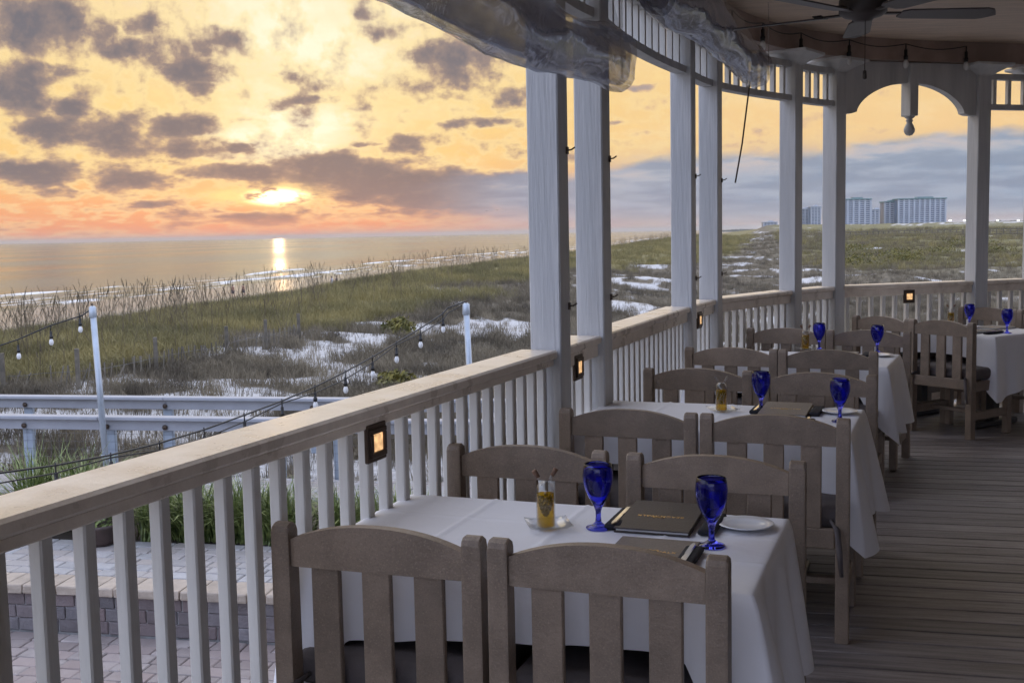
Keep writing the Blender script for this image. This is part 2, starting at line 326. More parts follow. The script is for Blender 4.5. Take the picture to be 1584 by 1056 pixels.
def thin_glass(name, tint, gl):
    mt = bpy.data.materials.new(name); mt.use_nodes = True; t = NT(mt.node_tree); t.n.remove(P(mt))
    tr = t.add('ShaderNodeBsdfTransparent'); tr.inputs[0].default_value = (*tint, 1); g = t.add('ShaderNodeBsdfGlossy'); g.inputs['Roughness'].default_value = .03
    lw = t.add('ShaderNodeLayerWeight'); lw.inputs[0].default_value = .5; fo = t.math('ADD', .05, t.math('MULTIPLY', t.math('POWER', lw.outputs['Facing'], 3.0), .55)); mx = t.add('ShaderNodeMixShader')
    t.l.new(fo, mx.inputs[0]); t.l.new(tr.outputs[0], mx.inputs[1]); t.l.new(g.outputs[0], mx.inputs[2]); t.l.new(mx.outputs[0], t.n['Material Output'].inputs[0]); return mt
m_clear = thin_glass('clear_glass', (.93, .94, .95), 1.5)
m_oil = bpy.data.materials.new('amber_oil'); m_oil.use_nodes = True; t = NT(m_oil.node_tree); p = P(m_oil)
p.inputs['Base Color'].default_value = (.80, .54, .015, 1); p.inputs['Roughness'].default_value = .08
tl = t.add('ShaderNodeBsdfTranslucent'); tl.inputs[0].default_value = (.98, .68, .015, 1); tr = t.add('ShaderNodeBsdfTransparent'); tr.inputs[0].default_value = (.97, .74, .09, 1)
m1_ = t.add('ShaderNodeMixShader'); m1_.inputs[0].default_value = .5; t.l.new(p.outputs[0], m1_.inputs[1]); t.l.new(tl.outputs[0], m1_.inputs[2])
m2_ = t.add('ShaderNodeMixShader'); m2_.inputs[0].default_value = .74; t.l.new(m1_.outputs[0], m2_.inputs[1]); t.l.new(tr.outputs[0], m2_.inputs[2]); t.l.new(m2_.outputs[0], t.n['Material Output'].inputs[0])
def emit(name, col, st):
    mt = bpy.data.materials.new(name); mt.use_nodes = True; p = P(mt); t = NT(mt.node_tree)
    n = t.noise(t.vmath('MULTIPLY', t.add('ShaderNodeTexCoord').outputs['Object'], (1, 1, 1)), 60, 2)
    t.set(p.inputs['Emission Color'], t.mix(t.smooth(n, .35, .7), tuple(k*.45 for k in col), col)); p.inputs['Emission Strength'].default_value = st; p.inputs['Base Color'].default_value = (*col, 1)
    return mt
m_lamp = emit('amber_lamp_lens', (1, .60, .28), .42); m_far_lamp = emit('far_lamp', (1, .98, .92), 2.0)
m_bulb = bpy.data.materials.new('sky_whitened_clear_bulb'); m_bulb.use_nodes = True; p = P(m_bulb); p.inputs['Base Color'].default_value = (.85, .85, .84, 1); p.inputs['Alpha'].default_value = .8; p.inputs['Roughness'].default_value = .12  # clear glass; milky white in the colour stands in for caught sky
def vinyl(name, alpha, tint, var=.2):
    mt = bpy.data.materials.new(name); mt.use_nodes = True; t = NT(mt.node_tree); p = P(mt)
    o = t.add('ShaderNodeTexCoord').outputs['Object']; n = t.noise(o, 9, 5, .6, .6)
    p.inputs['Base Color'].default_value = (*tint, 1); p.inputs['Roughness'].default_value = .09; p.inputs['Specular IOR Level'].default_value = .9; p.inputs['Metallic'].default_value = .3
    lw = t.add('ShaderNodeLayerWeight'); lw.inputs[0].default_value = .5
    t.set(p.inputs['Alpha'], t.math('ADD', t.smooth(n, .3, .7, alpha-var/2, alpha+var/2), t.math('MULTIPLY', t.math('POWER', lw.outputs['Facing'], 2.5), .5), clamp=True))
    b = t.add('ShaderNodeBump'); b.inputs['Strength'].default_value = .2; b.inputs['Distance'].default_value = .03
    t.set(b.inputs['Height'], t.noise(t.vmath('MULTIPLY', o, (1, .5, 1)), 7, 3, .5, 1.2)); t.l.new(b.outputs[0], p.inputs['Normal'])
    return mt
m_vroll = vinyl('clear_vinyl_roll', .42, (.38, .41, .52), .2); m_vsheet = vinyl('clear_vinyl_sheet', .12, (.46, .45, .46), .12)

# ------------------------------------------------------------------ noise in numpy
def vnoise(x, y, seed=0):
    xi = np.floor(x).astype(np.int64); yi = np.floor(y).astype(np.int64); fx = x-xi; fy = y-yi
    fx = fx*fx*(3-2*fx); fy = fy*fy*(3-2*fy)
    def h(a, b):
        n = (a*374761393 + b*668265263 + seed*1442695041) & 0x7fffffff
        n = ((n ^ (n >> 13))*1274126177) & 0x7fffffff
        return ((n ^ (n >> 16)) & 0xffff)/65535.0
    return (h(xi, yi)*(1-fx)+h(xi+1, yi)*fx)*(1-fy) + (h(xi, yi+1)*(1-fx)+h(xi+1, yi+1)*fx)*fy
def fbm(x, y, o=4, seed=0):
    s = 0; a = .5
    for k in range(o): s = s + a*vnoise(x*2**k, y*2**k, seed+k); a *= .5
    return s/(1-.5**o)
def sstep(x, a, b): t = np.clip((x-a)/(b-a), 0, 1); return t*t*(3-2*t)

# ------------------------------------------------------------------ terrain: dunes, beach, inland
SH = np.array([.217, .976]); NH = np.array([.976, -.217])     # along the shore / landward
PA = (.982, -.189); PB = (.189, .982)                           # patio axes
def us(x, y): return x*NH[0]+y*NH[1], x*SH[0]+y*SH[1]
PU = [-20000, -400, -130, -100, -94, -62, -42, -29, -20, -15.5, -11, -7.5, -4, -1, 6, 20, 60, 20000]
PZ = [-40, -14, -8.4, -7.25, -6.95, -6.05, -4.9, -2.3, -.80, -.42, -.60, -1.02, -1.22, -1.32, -1.5, -1.6, -1.7, -1.7]
def height(x, y):
    x = np.asarray(x, float); y = np.asarray(y, float)
    u, s = us(x, y); r = np.hypot(x, y)
    ur = u + 2.2*(fbm(s/14, u/30, 3, 5)-.5)*sstep(u, -70, -30)
    h = np.interp(ur, PU, PZ)
    h = h + (.30*sstep(s, 70, 190) - .40*(1-sstep(s, 28, 68)))*np.exp(-((ur+15)/8)**2)
    land = sstep(u, -12, 6)
    h = h + land*(sstep(s, 90, 210)*1.1 + sstep(s, 240, 420)*2.0 + sstep(s, 420, 900)*1.2)
    nz = (fbm(x/7, y/7, 5, 11)-.5)*(.55+.9*sstep(u, -11, -5)) + (fbm(x/18, y/18, 3, 13)-.47)*1.3*sstep(u, -10, -4)*sstep(r, 18, 32) + (fbm(x/45, y/45, 4, 31)-.5)*1.2*sstep(r, 60, 160) + (fbm(x/130, y/130, 4, 41)-.5)*4.5*sstep(r, 280, 520)*land
    amp = sstep(u, -60, -25)*sstep(r, 13, 22)
    q = x*PB[0]+y*PB[1]
    flat = sstep(q, 11.2, 14.5)
    h = h + nz*amp*flat*.8 + (fbm(x*1.1, y*1.1, 3, 77)-.5)*.16*flat*sstep(u, -60, -25)
    h = np.where(q < 13.6, np.minimum(h, -1.07 + .10*sstep(q, 11.5, 13.6)), h)
    h = np.where(q < 11.0, -1.5, h)
    return h
def vegmap(x, y):
    u, s = us(x, y); r = np.hypot(x, y)
    n = fbm(x/5.5, y/5.5, 5, 3); n2 = fbm(x/2.2, y/2.2, 4, 9)
    ext = 9*sstep(s, 48, 110); ridge = sstep(u, -11.0+ext+4*(n-.5)*2, -13.2+ext+4*(n-.5)*2)*sstep(u, -34, -26)       # full grass on the crest
    inland = sstep(u, -1, 9)*sstep(s, 60, 100)
    n3 = fbm(x/.9, y/.9, 3, 19); patch = sstep(n*.34+n2*.36+n3*.30 + .07*sstep(r, 28, 60), .44, .515)
    patch_in = sstep(fbm(x/16, y/16, 5, 23)*.6+n2*.4, .30, .40)*(1-.3*sstep(r, 330, 430)*sstep(np.degrees(np.arctan2(x, y)), 17, 20))
    mid = patch*sstep(u, -34, -27)
    v = np.maximum(ridge, np.where(inland > .02, mid*(1-inland)+np.maximum(patch_in, mid*.5*(r<300))*inland, mid))
    return np.clip(v, 0, 1), ridge, inland
rows = np.concatenate([np.array([3., 6., 9.]), np.geomspace(10.5, 9000, 430)])
azs = np.concatenate([np.linspace(-180, -34, 40)[:-1], np.linspace(-34, 34, 430), np.linspace(34, 180, 40)[1:-1]])
A, RR = np.meshgrid(np.radians(azs), rows); X = RR*np.sin(A); Y = RR*np.cos(A); Z = height(X, Y)
V, RDG, INL = vegmap(X, Y)
nr, na = X.shape
me = bpy.data.meshes.new('dunes')
idx = np.arange(nr*na).reshape(nr, na); nx = np.roll(idx, -1, 1)
F = np.stack([idx[:-1], nx[:-1], nx[1:], idx[1:]], -1).reshape(-1, 4)
me.vertices.add(nr*na); me.vertices.foreach_set('co', np.stack([X, Y, Z], -1).ravel().astype(np.float32))
me.loops.add(F.size); me.loops.foreach_set('vertex_index', F.ravel().astype(np.int32))
me.polygons.add(len(F)); me.polygons.foreach_set('loop_start', (np.arange(len(F))*4).astype(np.int32))
me.polygons.foreach_set('use_smooth', np.ones(len(F), bool)); me.update(); me.validate()
for nm, arr in (('veg', V), ('ridge', RDG), ('inland', INL)):
    at = me.attributes.new(nm, 'FLOAT', 'POINT'); at.data.foreach_set('value', arr.ravel().astype(np.float32))
mt = bpy.data.materials.new('dune_sand_and_litter'); mt.use_nodes = True; t = NT(mt.node_tree); p = P(mt)
pos = t.add('ShaderNodeNewGeometry').outputs['Position']
vg = t.add('ShaderNodeAttribute', attribute_name='veg').outputs['Fac']; ri = t.add('ShaderNodeAttribute', attribute_name='ridge').outputs['Fac']
inn = t.add('ShaderNodeAttribute', attribute_name='inland').outputs['Fac']
nA = t.noise(pos, 3.2, 6, .65); nB = t.noise(pos, .35, 5, .6)
sand = t.mix(t.smooth(nA, .3, .7), (.40, .39, .38), (.56, .55, .535))
litter = t.mix(t.smooth(nA, .3, .7), (.07, .058, .040), (.16, .13, .085))
green = t.mix(t.smooth(nB, .3, .7), (.145, .125, .042), (.23, .19, .062))
inl = t.mix(t.smooth(nB, .35, .65), (.105, .105, .040), (.19, .165, .058))
litter = t.mix(t.math('MULTIPLY', ri, .8), litter, green); litter = t.mix(t.math('MULTIPLY', inn, .85), litter, inl)
# wet strip near the water
zz = t.add('ShaderNodeSeparateXYZ'); t.l.new(pos, zz.inputs[0])
wet = t.smooth(zz.outputs[2], -5.5, -6.5)
sand = t.mix(wet, sand, (.20, .18, .165))
msk = t.smooth(t.math('ADD', vg, t.math('MULTIPLY', t.math('SUBTRACT', nA, .5), 1.3)), .24, .68)
t.set(p.inputs['Base Color'], t.mix(msk, sand, litter)); t.set(p.inputs['Roughness'], t.smooth(wet, 0, 1, .85, .22))
b = t.add('ShaderNodeBump'); b.inputs['Strength'].default_value = .7; b.inputs['Distance'].default_value = .10
t.set(b.inputs['Height'], t.noise(pos, 5.0, 6, .7)); t.l.new(b.outputs[0], p.inputs['Normal'])
me.materials.append(mt); struct(put(me, 'dunes'))

# ------------------------------------------------------------------ sea with breakers near the shore
su = np.concatenate([np.linspace(-86, -140, 90), np.geomspace(141, 20000, 26)*-1]); sv = np.concatenate([[-15000, -4000, -1000], np.linspace(-100, 1500, 520), np.geomspace(1550, 26000, 20)])
UU, VV = np.meshgrid(su, sv, indexing='ij')
crest = lambda c, wd, wob, sd: np.exp(-(((UU-c+wob*(fbm(VV/60, UU*0, 3, sd)-.5))/wd)**2))*sstep(fbm(VV/38, UU*0+sd, 3, sd+3), .38, .6)
ZZ = -7.0 + .42*crest(-104, 1.2, 10, 51) + .5*crest(-116, 1.5, 14, 61) + .22*crest(-97, .9, 8, 71)
ZZ = ZZ + np.where(UU > -150, .06*(fbm(UU/2.0, VV/7, 3, 81)-.5), 0)
XX = UU*NH[0]+VV*SH[0]; YY = UU*NH[1]+VV*SH[1]
sm = MB().grid(np.stack([XX, YY, ZZ], -1).reshape(-1, 3).tolist(), len(su), len(sv))
mt = bpy.data.materials.new('sea_water'); mt.use_nodes = True; t = NT(mt.node_tree); p = P(mt)
pos = t.add('ShaderNodeNewGeometry').outputs['Position']
uu = t.vmath('DOT_PRODUCT', pos, (NH[0], NH[1], 0)); vv = t.vmath('DOT_PRODUCT', pos, (SH[0], SH[1], 0))
loc = t.comb(uu, t.math('MULTIPLY', vv, .22), 0)
fn = t.noise(loc, .30, 6, .65, .5); fn2 = t.noise(loc, .06, 3, .5)
zz = t.add('ShaderNodeSeparateXYZ'); t.l.new(pos, zz.inputs[0])
nearshore = t.math('MULTIPLY', t.smooth(uu, -128, -98), t.smooth(fn, .50, .62))
foam = t.math('MAXIMUM', nearshore, t.math('MULTIPLY', t.smooth(zz.outputs[2], -6.86, -6.7), t.smooth(fn, .38, .52)))
t.set(p.inputs['Base Color'], t.mix(foam, (.045, .042, .038), (.62, .62, .62)))
t.set(p.inputs['Roughness'], t.math('MAXIMUM', t.math('MULTIPLY', foam, .7), t.smooth(t.noise(t.comb(t.math('MULTIPLY', uu, .010), t.math('MULTIPLY', vv, .0035), 0), 1.0, 5, .6), .35, .65, .14, .27))); p.inputs['IOR'].default_value = 1.9; p.inputs['Specular IOR Level'].default_value = .75
b = t.add('ShaderNodeBump'); b.inputs['Strength'].default_value = .05; b.inputs['Distance'].default_value = .25
hh = t.math('ADD', t.noise(t.comb(uu, t.math('MULTIPLY', vv, .45), 0), .9, 6, .65), t.math('MULTIPLY', t.noise(t.comb(uu, t.math('MULTIPLY', vv, .3), 0), .12, 4, .6), 2.0))
t.set(b.inputs['Height'], hh); t.l.new(b.outputs[0], p.inputs['Normal'])
struct(sm.build('sea', mt))

# ------------------------------------------------------------------ deck frame of reference
def axes(th): return (math.sin(th), math.cos(th)), (math.cos(th), -math.sin(th))      # along the rail, inward
A1, N1 = axes(R(22))
posts = []        # (corner x, corner y, angle)
for d in (7.4, 6.7, 3.9, 3.2): posts.append((.210-A1[0]*d, 4.818-A1[1]*d, 22))
posts += [(.210, 4.818, 20.5), (.447, 5.444, 21), (1.187, 7.405, 20.5), (1.486, 8.108, 23), (2.285, 9.091, 37), (2.746, 9.565, 50), (4.120, 10.029, 70), (4.71, 10.22, 76), (6.9, 10.62, 82), (7.5, 10.70, 84)]
PC = []
for (x, y, a) in posts:
    al, nn = axes(R(a)); PC.append((x+.07*al[0]-.07*nn[0], y+.07*al[1]-.07*nn[1], R(a)))
NP = len(PC)
# deck boards
deck = struct(bpy.data.objects.new('deck_floor', None)); COL.objects.link(deck)
BD = R(-14); bu = (math.cos(BD), math.sin(BD)); bv = (-math.sin(BD), math.cos(BD))
outer = [(c[0]-math.cos(c[2])*.10, c[1]+math.sin(c[2])*.10) for c in PC]
poly = [(-4.2, -5.2)] + outer + [(12, 11.0), (12, -5.2)]
def clip_line(v):      # u-interval of the deck polygon along the board line
    us_ = []
    for i in range(len(poly)):
        a, b_ = poly[i], poly[(i+1) % len(poly)]
        va = a[0]*bv[0]+a[1]*bv[1]; vb = b_[0]*bv[0]+b_[1]*bv[1]
        if (va-v)*(vb-v) < 0:
            k = (v-va)/(vb-va); us_.append((a[0]*bu[0]+a[1]*bu[1])*(1-k)+(b_[0]*bu[0]+b_[1]*bu[1])*k)
    return (min(us_), max(us_)) if len(us_) >= 2 else None
v = -5.0; pitch = .1445
while v < 13:
    iv = clip_line(v); 
    if iv:
        L = iv[1]-iv[0]; c = (iv[0]+iv[1])/2
        MB().box((0, 0, -.0125), (L, .1365, .025), bev=.004).build('board', m_deck, deck, (c*bu[0]+v*bv[0], c*bu[1]+v*bv[1], random.uniform(-.0008, .0008)), BD)
    v += pitch
jb = MB()
jb.raw([(*q, -.03) for q in poly] + [(*q, -.22) for q in poly], [tuple(range(len(poly)))] + [tuple(range(2*len(poly)-1, len(poly)-1, -1))] + [(i, (i+1) % len(poly), len(poly)+(i+1) % len(poly), len(poly)+i) for i in range(len(poly))])
jb.build('joist_frame', m_wood_dark, deck)

# ------------------------------------------------------------------ posts
PW = .14
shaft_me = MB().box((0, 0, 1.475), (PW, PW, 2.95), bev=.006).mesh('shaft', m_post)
def cap_mesh():
    P_ = []; prof = [(.074, 2.885), (.082, 2.90), (.10, 2.915), (.15, 2.945), (.195, 2.965), (.20, 2.968), (.20, 2.988)]
    for (h, z) in prof: P_ += [(-h, -h, z), (h, -h, z), (h, h, z), (-h, h, z)]
    return MB().grid(P_, len(prof), 4, smooth=False, closed=True).mesh('capital', m_post)
cap_me = cap_mesh()
hook_me = MB().tube([(0, 0, 0), (.03, 0, .004), (.055, 0, .02)], .006, 6).box((0, 0, 0), (.014, .03, .05)).mesh('hook', m_bronze)
hook_me.transform(Matrix.Scale(.62, 4))
PLAB = ['white post behind the camera, outer of a pair', 'white post behind the camera, inner of a pair', 'white post left of the camera by the rail', 'white post left of the first chairs by the rail',
        'nearest white timber post in view, under the end of the first rolled curtain', 'white timber post just right of the nearest one, behind the rolled curtain end',
        'left post of the middle pair, under the lattice frieze', 'right post of the middle pair with the thin cord hanging beside it',
        'left post of the far pair left of the arched panel', 'post carrying the left end of the arched panel', 'post carrying the right end of the arched panel, behind the far table', 'far post at the right edge of the picture', 'white post far right beyond the frame', 'last white post far right beyond the frame']
for i, (x, y, a) in enumerate(PC):
    t_ = thing('porch_post', PLAB[i], 'post', (x, y, 0), -a, 'porch posts along the railing')
    put(shaft_me, 'shaft', t_); put(cap_me, 'capital', t_)
    if 4 <= i <= 7:
        put(hook_me, 'hook', t_, (PW/2+.004, PW/2-.025, 1.95)); put(hook_me, 'hook', t_, (PW/2+.004, PW/2-.025, 1.28))

# ------------------------------------------------------------------ railing between posts
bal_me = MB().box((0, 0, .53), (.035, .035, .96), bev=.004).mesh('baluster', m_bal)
RLAB = {0: 'railing run behind the camera', 1: 'short railing run behind the camera', 2: 'railing run at the left edge of the deck', 3: 'long near railing in the left foreground with pale wide cap',
        4: 'short railing between the two nearest posts', 5: 'railing between the nearest and the middle pair of posts', 6: 'short railing between the middle pair of posts', 7: 'railing between the middle and far pairs of posts',
        8: 'short railing between the far pair of posts', 9: 'railing under the white arched panel', 10: 'short railing right of the arch at the far right', 11: 'far right railing beyond the last visible post', 12: 'railing run beyond the frame at right'}
LL = {3: (3.42, 'square bronze lamp with amber glow on the near railing left of the first table'), 4: (None, 'lit bronze lamp between the two nearest posts'), 6: (None, 'lit bronze lamp between the middle pair of posts'), 9: (None, 'small lit bronze lamp on the railing under the arch')}
def railing(i):
    (x0, y0, a0), (x1, y1, a1) = PC[i], PC[i+1]
    th = math.atan2(x1-x0, y1-y0); al, nn = axes(th); L = math.hypot(x1-x0, y1-y0)-PW-.004
    mx, my = (x0+x1)/2, (y0+y1)/2
    t_ = thing('deck_railing', RLAB[i], 'railing', (mx, my, 0), -th, 'white deck railings')
    sub = .03 if i <= 3 else .062
    x_in = .058     # local x = inward, y = along
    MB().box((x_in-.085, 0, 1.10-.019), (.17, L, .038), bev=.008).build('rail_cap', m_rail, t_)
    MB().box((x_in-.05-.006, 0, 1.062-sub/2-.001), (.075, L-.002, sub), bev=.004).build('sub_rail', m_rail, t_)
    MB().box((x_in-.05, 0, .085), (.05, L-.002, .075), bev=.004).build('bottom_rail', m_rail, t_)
    n = max(2, round(L/.118)); ys = []
    for k in range(n):
        yy = -L/2 + L*(k+.5)/n; ys.append(yy); put(bal_me, 'baluster', t_, (x_in-.055, yy, 0), scale=(1, 1, (1.062-sub)/1.01))
    return t_, th, nn, al, (mx, my), ys, x_in
RAIL = {}
for i in range(NP-1): RAIL[i] = railing(i)
plate_me = MB().box((.004, 0, 0), (.014, .115, .115), bev=.003).mesh('plate', m_bronze)
frame_me = MB()
for (dy_, dz_, sy, sz) in ((0, .036, .096, .016), (0, -.036, .096, .016), (.040, 0, .016, .056), (-.040, 0, .016, .056)): frame_me.box((.014, dy_, dz_), (.010, sy, sz), bev=.002)
frame_me = frame_me.mesh('frame', m_bronze)
lens_me = MB().box((.0125, 0, 0), (.003, .058, .052)).mesh('lens', m_lamp)
for i, (tgt, lab) in LL.items():
    t_, th, nn, al, (mx, my), ys, xi = RAIL[i]
    if i == 3: yy = min(ys, key=lambda q: abs(my+al[1]*q-3.38))
    elif i == 4: yy = ys[1]
    elif i == 6: yy = ys[1]
    else: yy = min(ys, key=lambda q: abs((mx+al[0]*q)/(my+al[1]*q)-.3445))
    d = xi-.055+.0185+.012
    o = thing('rail_light', lab, 'rail light', (mx+nn[0]*d+al[0]*yy, my+nn[1]*d+al[1]*yy, .985), -th, 'bronze lamps on the deck railing')
    put(plate_me, 'plate', o); put(frame_me, 'frame', o); put(lens_me, 'lens', o)

# ------------------------------------------------------------------ friezes, arch, ring beam, ceiling
def frieze(i, lab):
    (x0, y0, _), (x1, y1, _) = PC[i], PC[i+1]
    th = math.atan2(x1-x0, y1-y0); L = math.hypot(x1-x0, y1-y0)-PW-.004
    t_ = thing('spindle_frieze', lab, 'frieze', ((x0+x1)/2, (y0+y1)/2, 0), -th, 'white spindle friezes between the posts')
    bow = .045*min(1, L/1.9)
    f_ = lambda y: -bow*(1-(2*y/L)**2)
    for (nm, z0, z1, wd) in (('lower_rail', 2.605, 2.65, .075), ('top_rail', 2.865, 2.915, .075)):
        P_ = []; K = 13
        for k in range(K):
            y = -L/2+L*k/(K-1); x = f_(y); P_ += [(x-wd/2, y, z0), (x+wd/2, y, z0), (x+wd/2, y, z1), (x-wd/2, y, z1)]
        g = MB().grid(P_, K, 4, smooth=False, closed=True); g.raw(P_[:4], [(0, 1, 2, 3)]); g.raw(P_[-4:], [(0, 1, 2, 3)]); g.build(nm, m_post, t_)
    n = max(2, round(L/.146))
    for k in range(n):
        y = -L/2+L*(k+.5)/n; MB().box((f_(y), y, 2.7575), (.035, .035, .213)).build('spindle', m_bal, t_)
for i, lab in ((3, 'long spindle frieze over the near railing above the first curtain'), (4, 'short spindle frieze between the two nearest posts'), (5, 'spindle frieze above the second rolled curtain'), (6, 'short spindle frieze between the middle posts'),
               (7, 'spindle frieze left of the far pair of posts'), (8, 'short three-spindle frieze left of the arch'), (10, 'spindle frieze at the far right of the arch'), (11, 'spindle frieze beyond the right edge')): frieze(i, lab)
(x0, y0, _), (x1, y1, _) = PC[9], PC[10]
th = math.atan2(x1-x0, y1-y0); L = math.hypot(x1-x0, y1-y0)-PW-.004
arch = thing('arched_panel', 'white arched panel with turned drop pendant between two posts', 'arched panel', ((x0+x1)/2, (y0+y1)/2, 0), math.pi/2-th)
pl = [(-L/2, 2.985), (-L/2, 2.55), (-L/2+.07, 2.55)]
for k in range(25):
    a = math.pi*(1-k/24); pl.append(((L/2-.12)*math.cos(a)*1.0, 2.565+.25*math.sin(a)**1.25))
pl += [(L/2-.07, 2.55), (L/2, 2.55), (L/2, 2.985)]
MB().prism(pl, -.04, .04).build('panel', m_post, arch)
MB().box((0, -.012, 2.755), (.085, .13, .44), bev=.006).build('pendant_post', m_post, arch)
MB().lathe([(.0, 2.535), (.042, 2.535), (.045, 2.528), (.03, 2.518), (.022, 2.51), (.032, 2.50), (.026, 2.49), (.022, 2.48), (.036, 2.455), (.047, 2.425), (.044, 2.40), (.026, 2.375), (0, 2.368)], 20, (0, -.012, 0)).build('finial', m_post, arch)
# ring beam following the posts
def catmull(pts, n=8):
    out = []
    for i in range(len(pts)-1):
        p0, p1, p2, p3 = (Vector(pts[max(i-1, 0)]), Vector(pts[i]), Vector(pts[i+1]), Vector(pts[min(i+2, len(pts)-1)]))
        for k in range(n):
            t2 = k/n; out.append(.5*((2*p1)+(p2-p0)*t2+(2*p0-5*p1+4*p2-p3)*t2*t2+(3*p1-p0-3*p2+p3)*t2**3))
    out.append(Vector(pts[-1])); return out
key = [((PC[i][0]+PC[i+1][0])/2, (PC[i][1]+PC[i+1][1])/2, 0) for i in range(0, NP-1) if i in (0, 2, 4, 6, 8, 10, 12)]
ring = catmull([(key[0][0]-1.0, key[0][1]-2.5, 0)]+key+[(12, 11.2, 0)], 12)
P_ = []; INN = []; OUT = []
for k, q in enumerate(ring):
    d = (ring[min(k+1, len(ring)-1)]-ring[max(k-1, 0)]).normalized(); n_ = Vector((d.y, -d.x, 0))
    i_, o_ = q+n_*.10, q-n_*.13; INN.append(i_); OUT.append(o_)
    P_ += [(o_.x, o_.y, 2.992), (i_.x, i_.y, 2.992), (i_.x, i_.y, 3.17), (o_.x, o_.y, 3.17)]
rb = MB().grid(P_, len(ring), 4, smooth=False, closed=True).build('curved_fascia_beam', m_fascia); tag(rb, 'dark brown curved beam running over the post capitals', 'beam')
cp = [(q.x, q.y) for q in INN]; cp2 = cp + [(12, -5.4), (-4.2, -5.4)]
cb = MB(); nn_ = len(cp2); cb.raw([(a, b_, 3.168) for a, b_ in cp2], [tuple(range(nn_))]); struct(cb.build('ceiling', m_ceil))
tr = MB(); 
ro = [(q.x, q.y) for q in OUT] + [(12, -5.4), (-4.6, -5.4)]; k = len(ro)
struct(MB().raw([(a, b_, 3.175) for a, b_ in ro]+[(a, b_, 3.40) for a, b_ in ro], [tuple(range(k)), tuple(range(2*k-1, k-1, -1))]+[(i, (i+1) % k, k+(i+1) % k, k+i) for i in range(k)]).build('roof', m_fascia))
# building wall to the right of the deck, lap siding
wa = (4.75, 3.0); wb_ = MB(); al, nn = axes(R(22))
for k in range(22):
    z = .07+.14*k; c = (wa[0]+al[0]*-.5, wa[1]+al[1]*-.5)
    T = Matrix.Rotation(-R(22), 4, 'Z') @ Matrix.Rotation(R(-4), 4, 'Y')
    wb_.box((c[0], c[1], z), (.03, 15.0, .15), M=T)
struct(wb_.build('wall', m_under))

# ------------------------------------------------------------------ rolled vinyl curtains
def curtain(label, p0, p1, zc, rad, ztop, seed):
    p0, p1 = Vector((*p0, zc[0])), Vector((*p1, zc[1])); d = (p1-p0); L = d.length; d.normalize(); n_ = Vector((d.y, -d.x, 0)).normalized()
    t_ = thing('rolled_vinyl_curtain', label, 'vinyl curtain', p0, 0, 'rolled clear vinyl curtains')
    rs = random.Random(seed); ph = [rs.uniform(0, 6.3) for _ in range(8)]
    K, M_ = 70, 64; P_ = []
    for i in range(K):
        s_ = L*i/(K-1); e = s_/L
        sag = -.008*math.sin(math.pi*(s_*.9+.2))-.012*math.sin(s_*3.1+ph[0]); fl = 1+.07*math.sin(s_*2.3+ph[1])+.05*math.sin(s_*5.7+ph[2])
        if e > .9: fl *= 1+1.2*(e-.9)
        for j in range(M_):
            a = 2*math.pi*2.35*j/(M_-1)+.5*math.sin(s_*1.3); r = rad*(.45+.55*j/(M_-1))*fl
            r *= 1+.05*math.sin(3*a+s_*6+ph[3])+.04*math.sin(5*a-s_*9+ph[4])+.022*math.sin(9*a+s_*23+ph[6])
            q = d*s_ + n_*(r*.88*math.cos(a)) + Vector((0, 0, sag+r*1.08*math.sin(a)-(.02*max(0, -math.sin(a)))))
            P_.append(tuple(q))
    MB().grid(P_, K, M_).build('roll', m_vroll, t_)
    P_ = []; K2, M2 = 40, 12
    for i in range(K2):
        s_ = (L-.12)*i/(K2-1)
        for j in range(M2):
            f_ = j/(M2-1); z = (ztop-p0.z)*f_+rad*.9*(1-f_)*0; q = d*s_ + n_*(rad*.6*(1-f_)-.07*f_+.02*math.sin(s_*4+f_*3+ph[5])*(1-f_)) + Vector((0, 0, z))
            P_.append(tuple(q))
    MB().grid(P_, K2, M2).build('hanging_sheet', m_vsheet, t_)
    for s_ in (L*.35, L-.32):
        st = MB(); st.box(tuple(d*s_+n_*(rad*1.05)+Vector((0, 0, (ztop-p0.z)/2-.03))), (.004, .03, (ztop-p0.z)+.15), M=Matrix.Rotation(-math.atan2(d.x, d.y), 4, 'Z')); st.build('strap', m_vsheet, t_)
    return t_
al, nn = axes(R(22))
curtain('near rolled clear vinyl curtain hanging across the upper middle beside the nearest posts', (.33-al[0]*2.9, 4.77-al[1]*2.9), (.33+al[0]*.42, 4.77+al[1]*.42), (2.335, 2.345), .118, 3.0, 3)
curtain('rolled clear vinyl curtain under the ceiling between the nearest and middle posts', (.70, 5.35), (1.73, 7.98), (2.74, 2.71), .125, 3.06, 8)
tag(MB().tube([(1.72, 8.02, 2.80), (1.70, 8.05, 2.62), (1.66, 8.12, 2.2), (1.625, 8.19, 1.93)], .006, 6).build('tie_cord', m_rope), 'thin dark cord hanging from the second rolled curtain beside a post', 'cord')

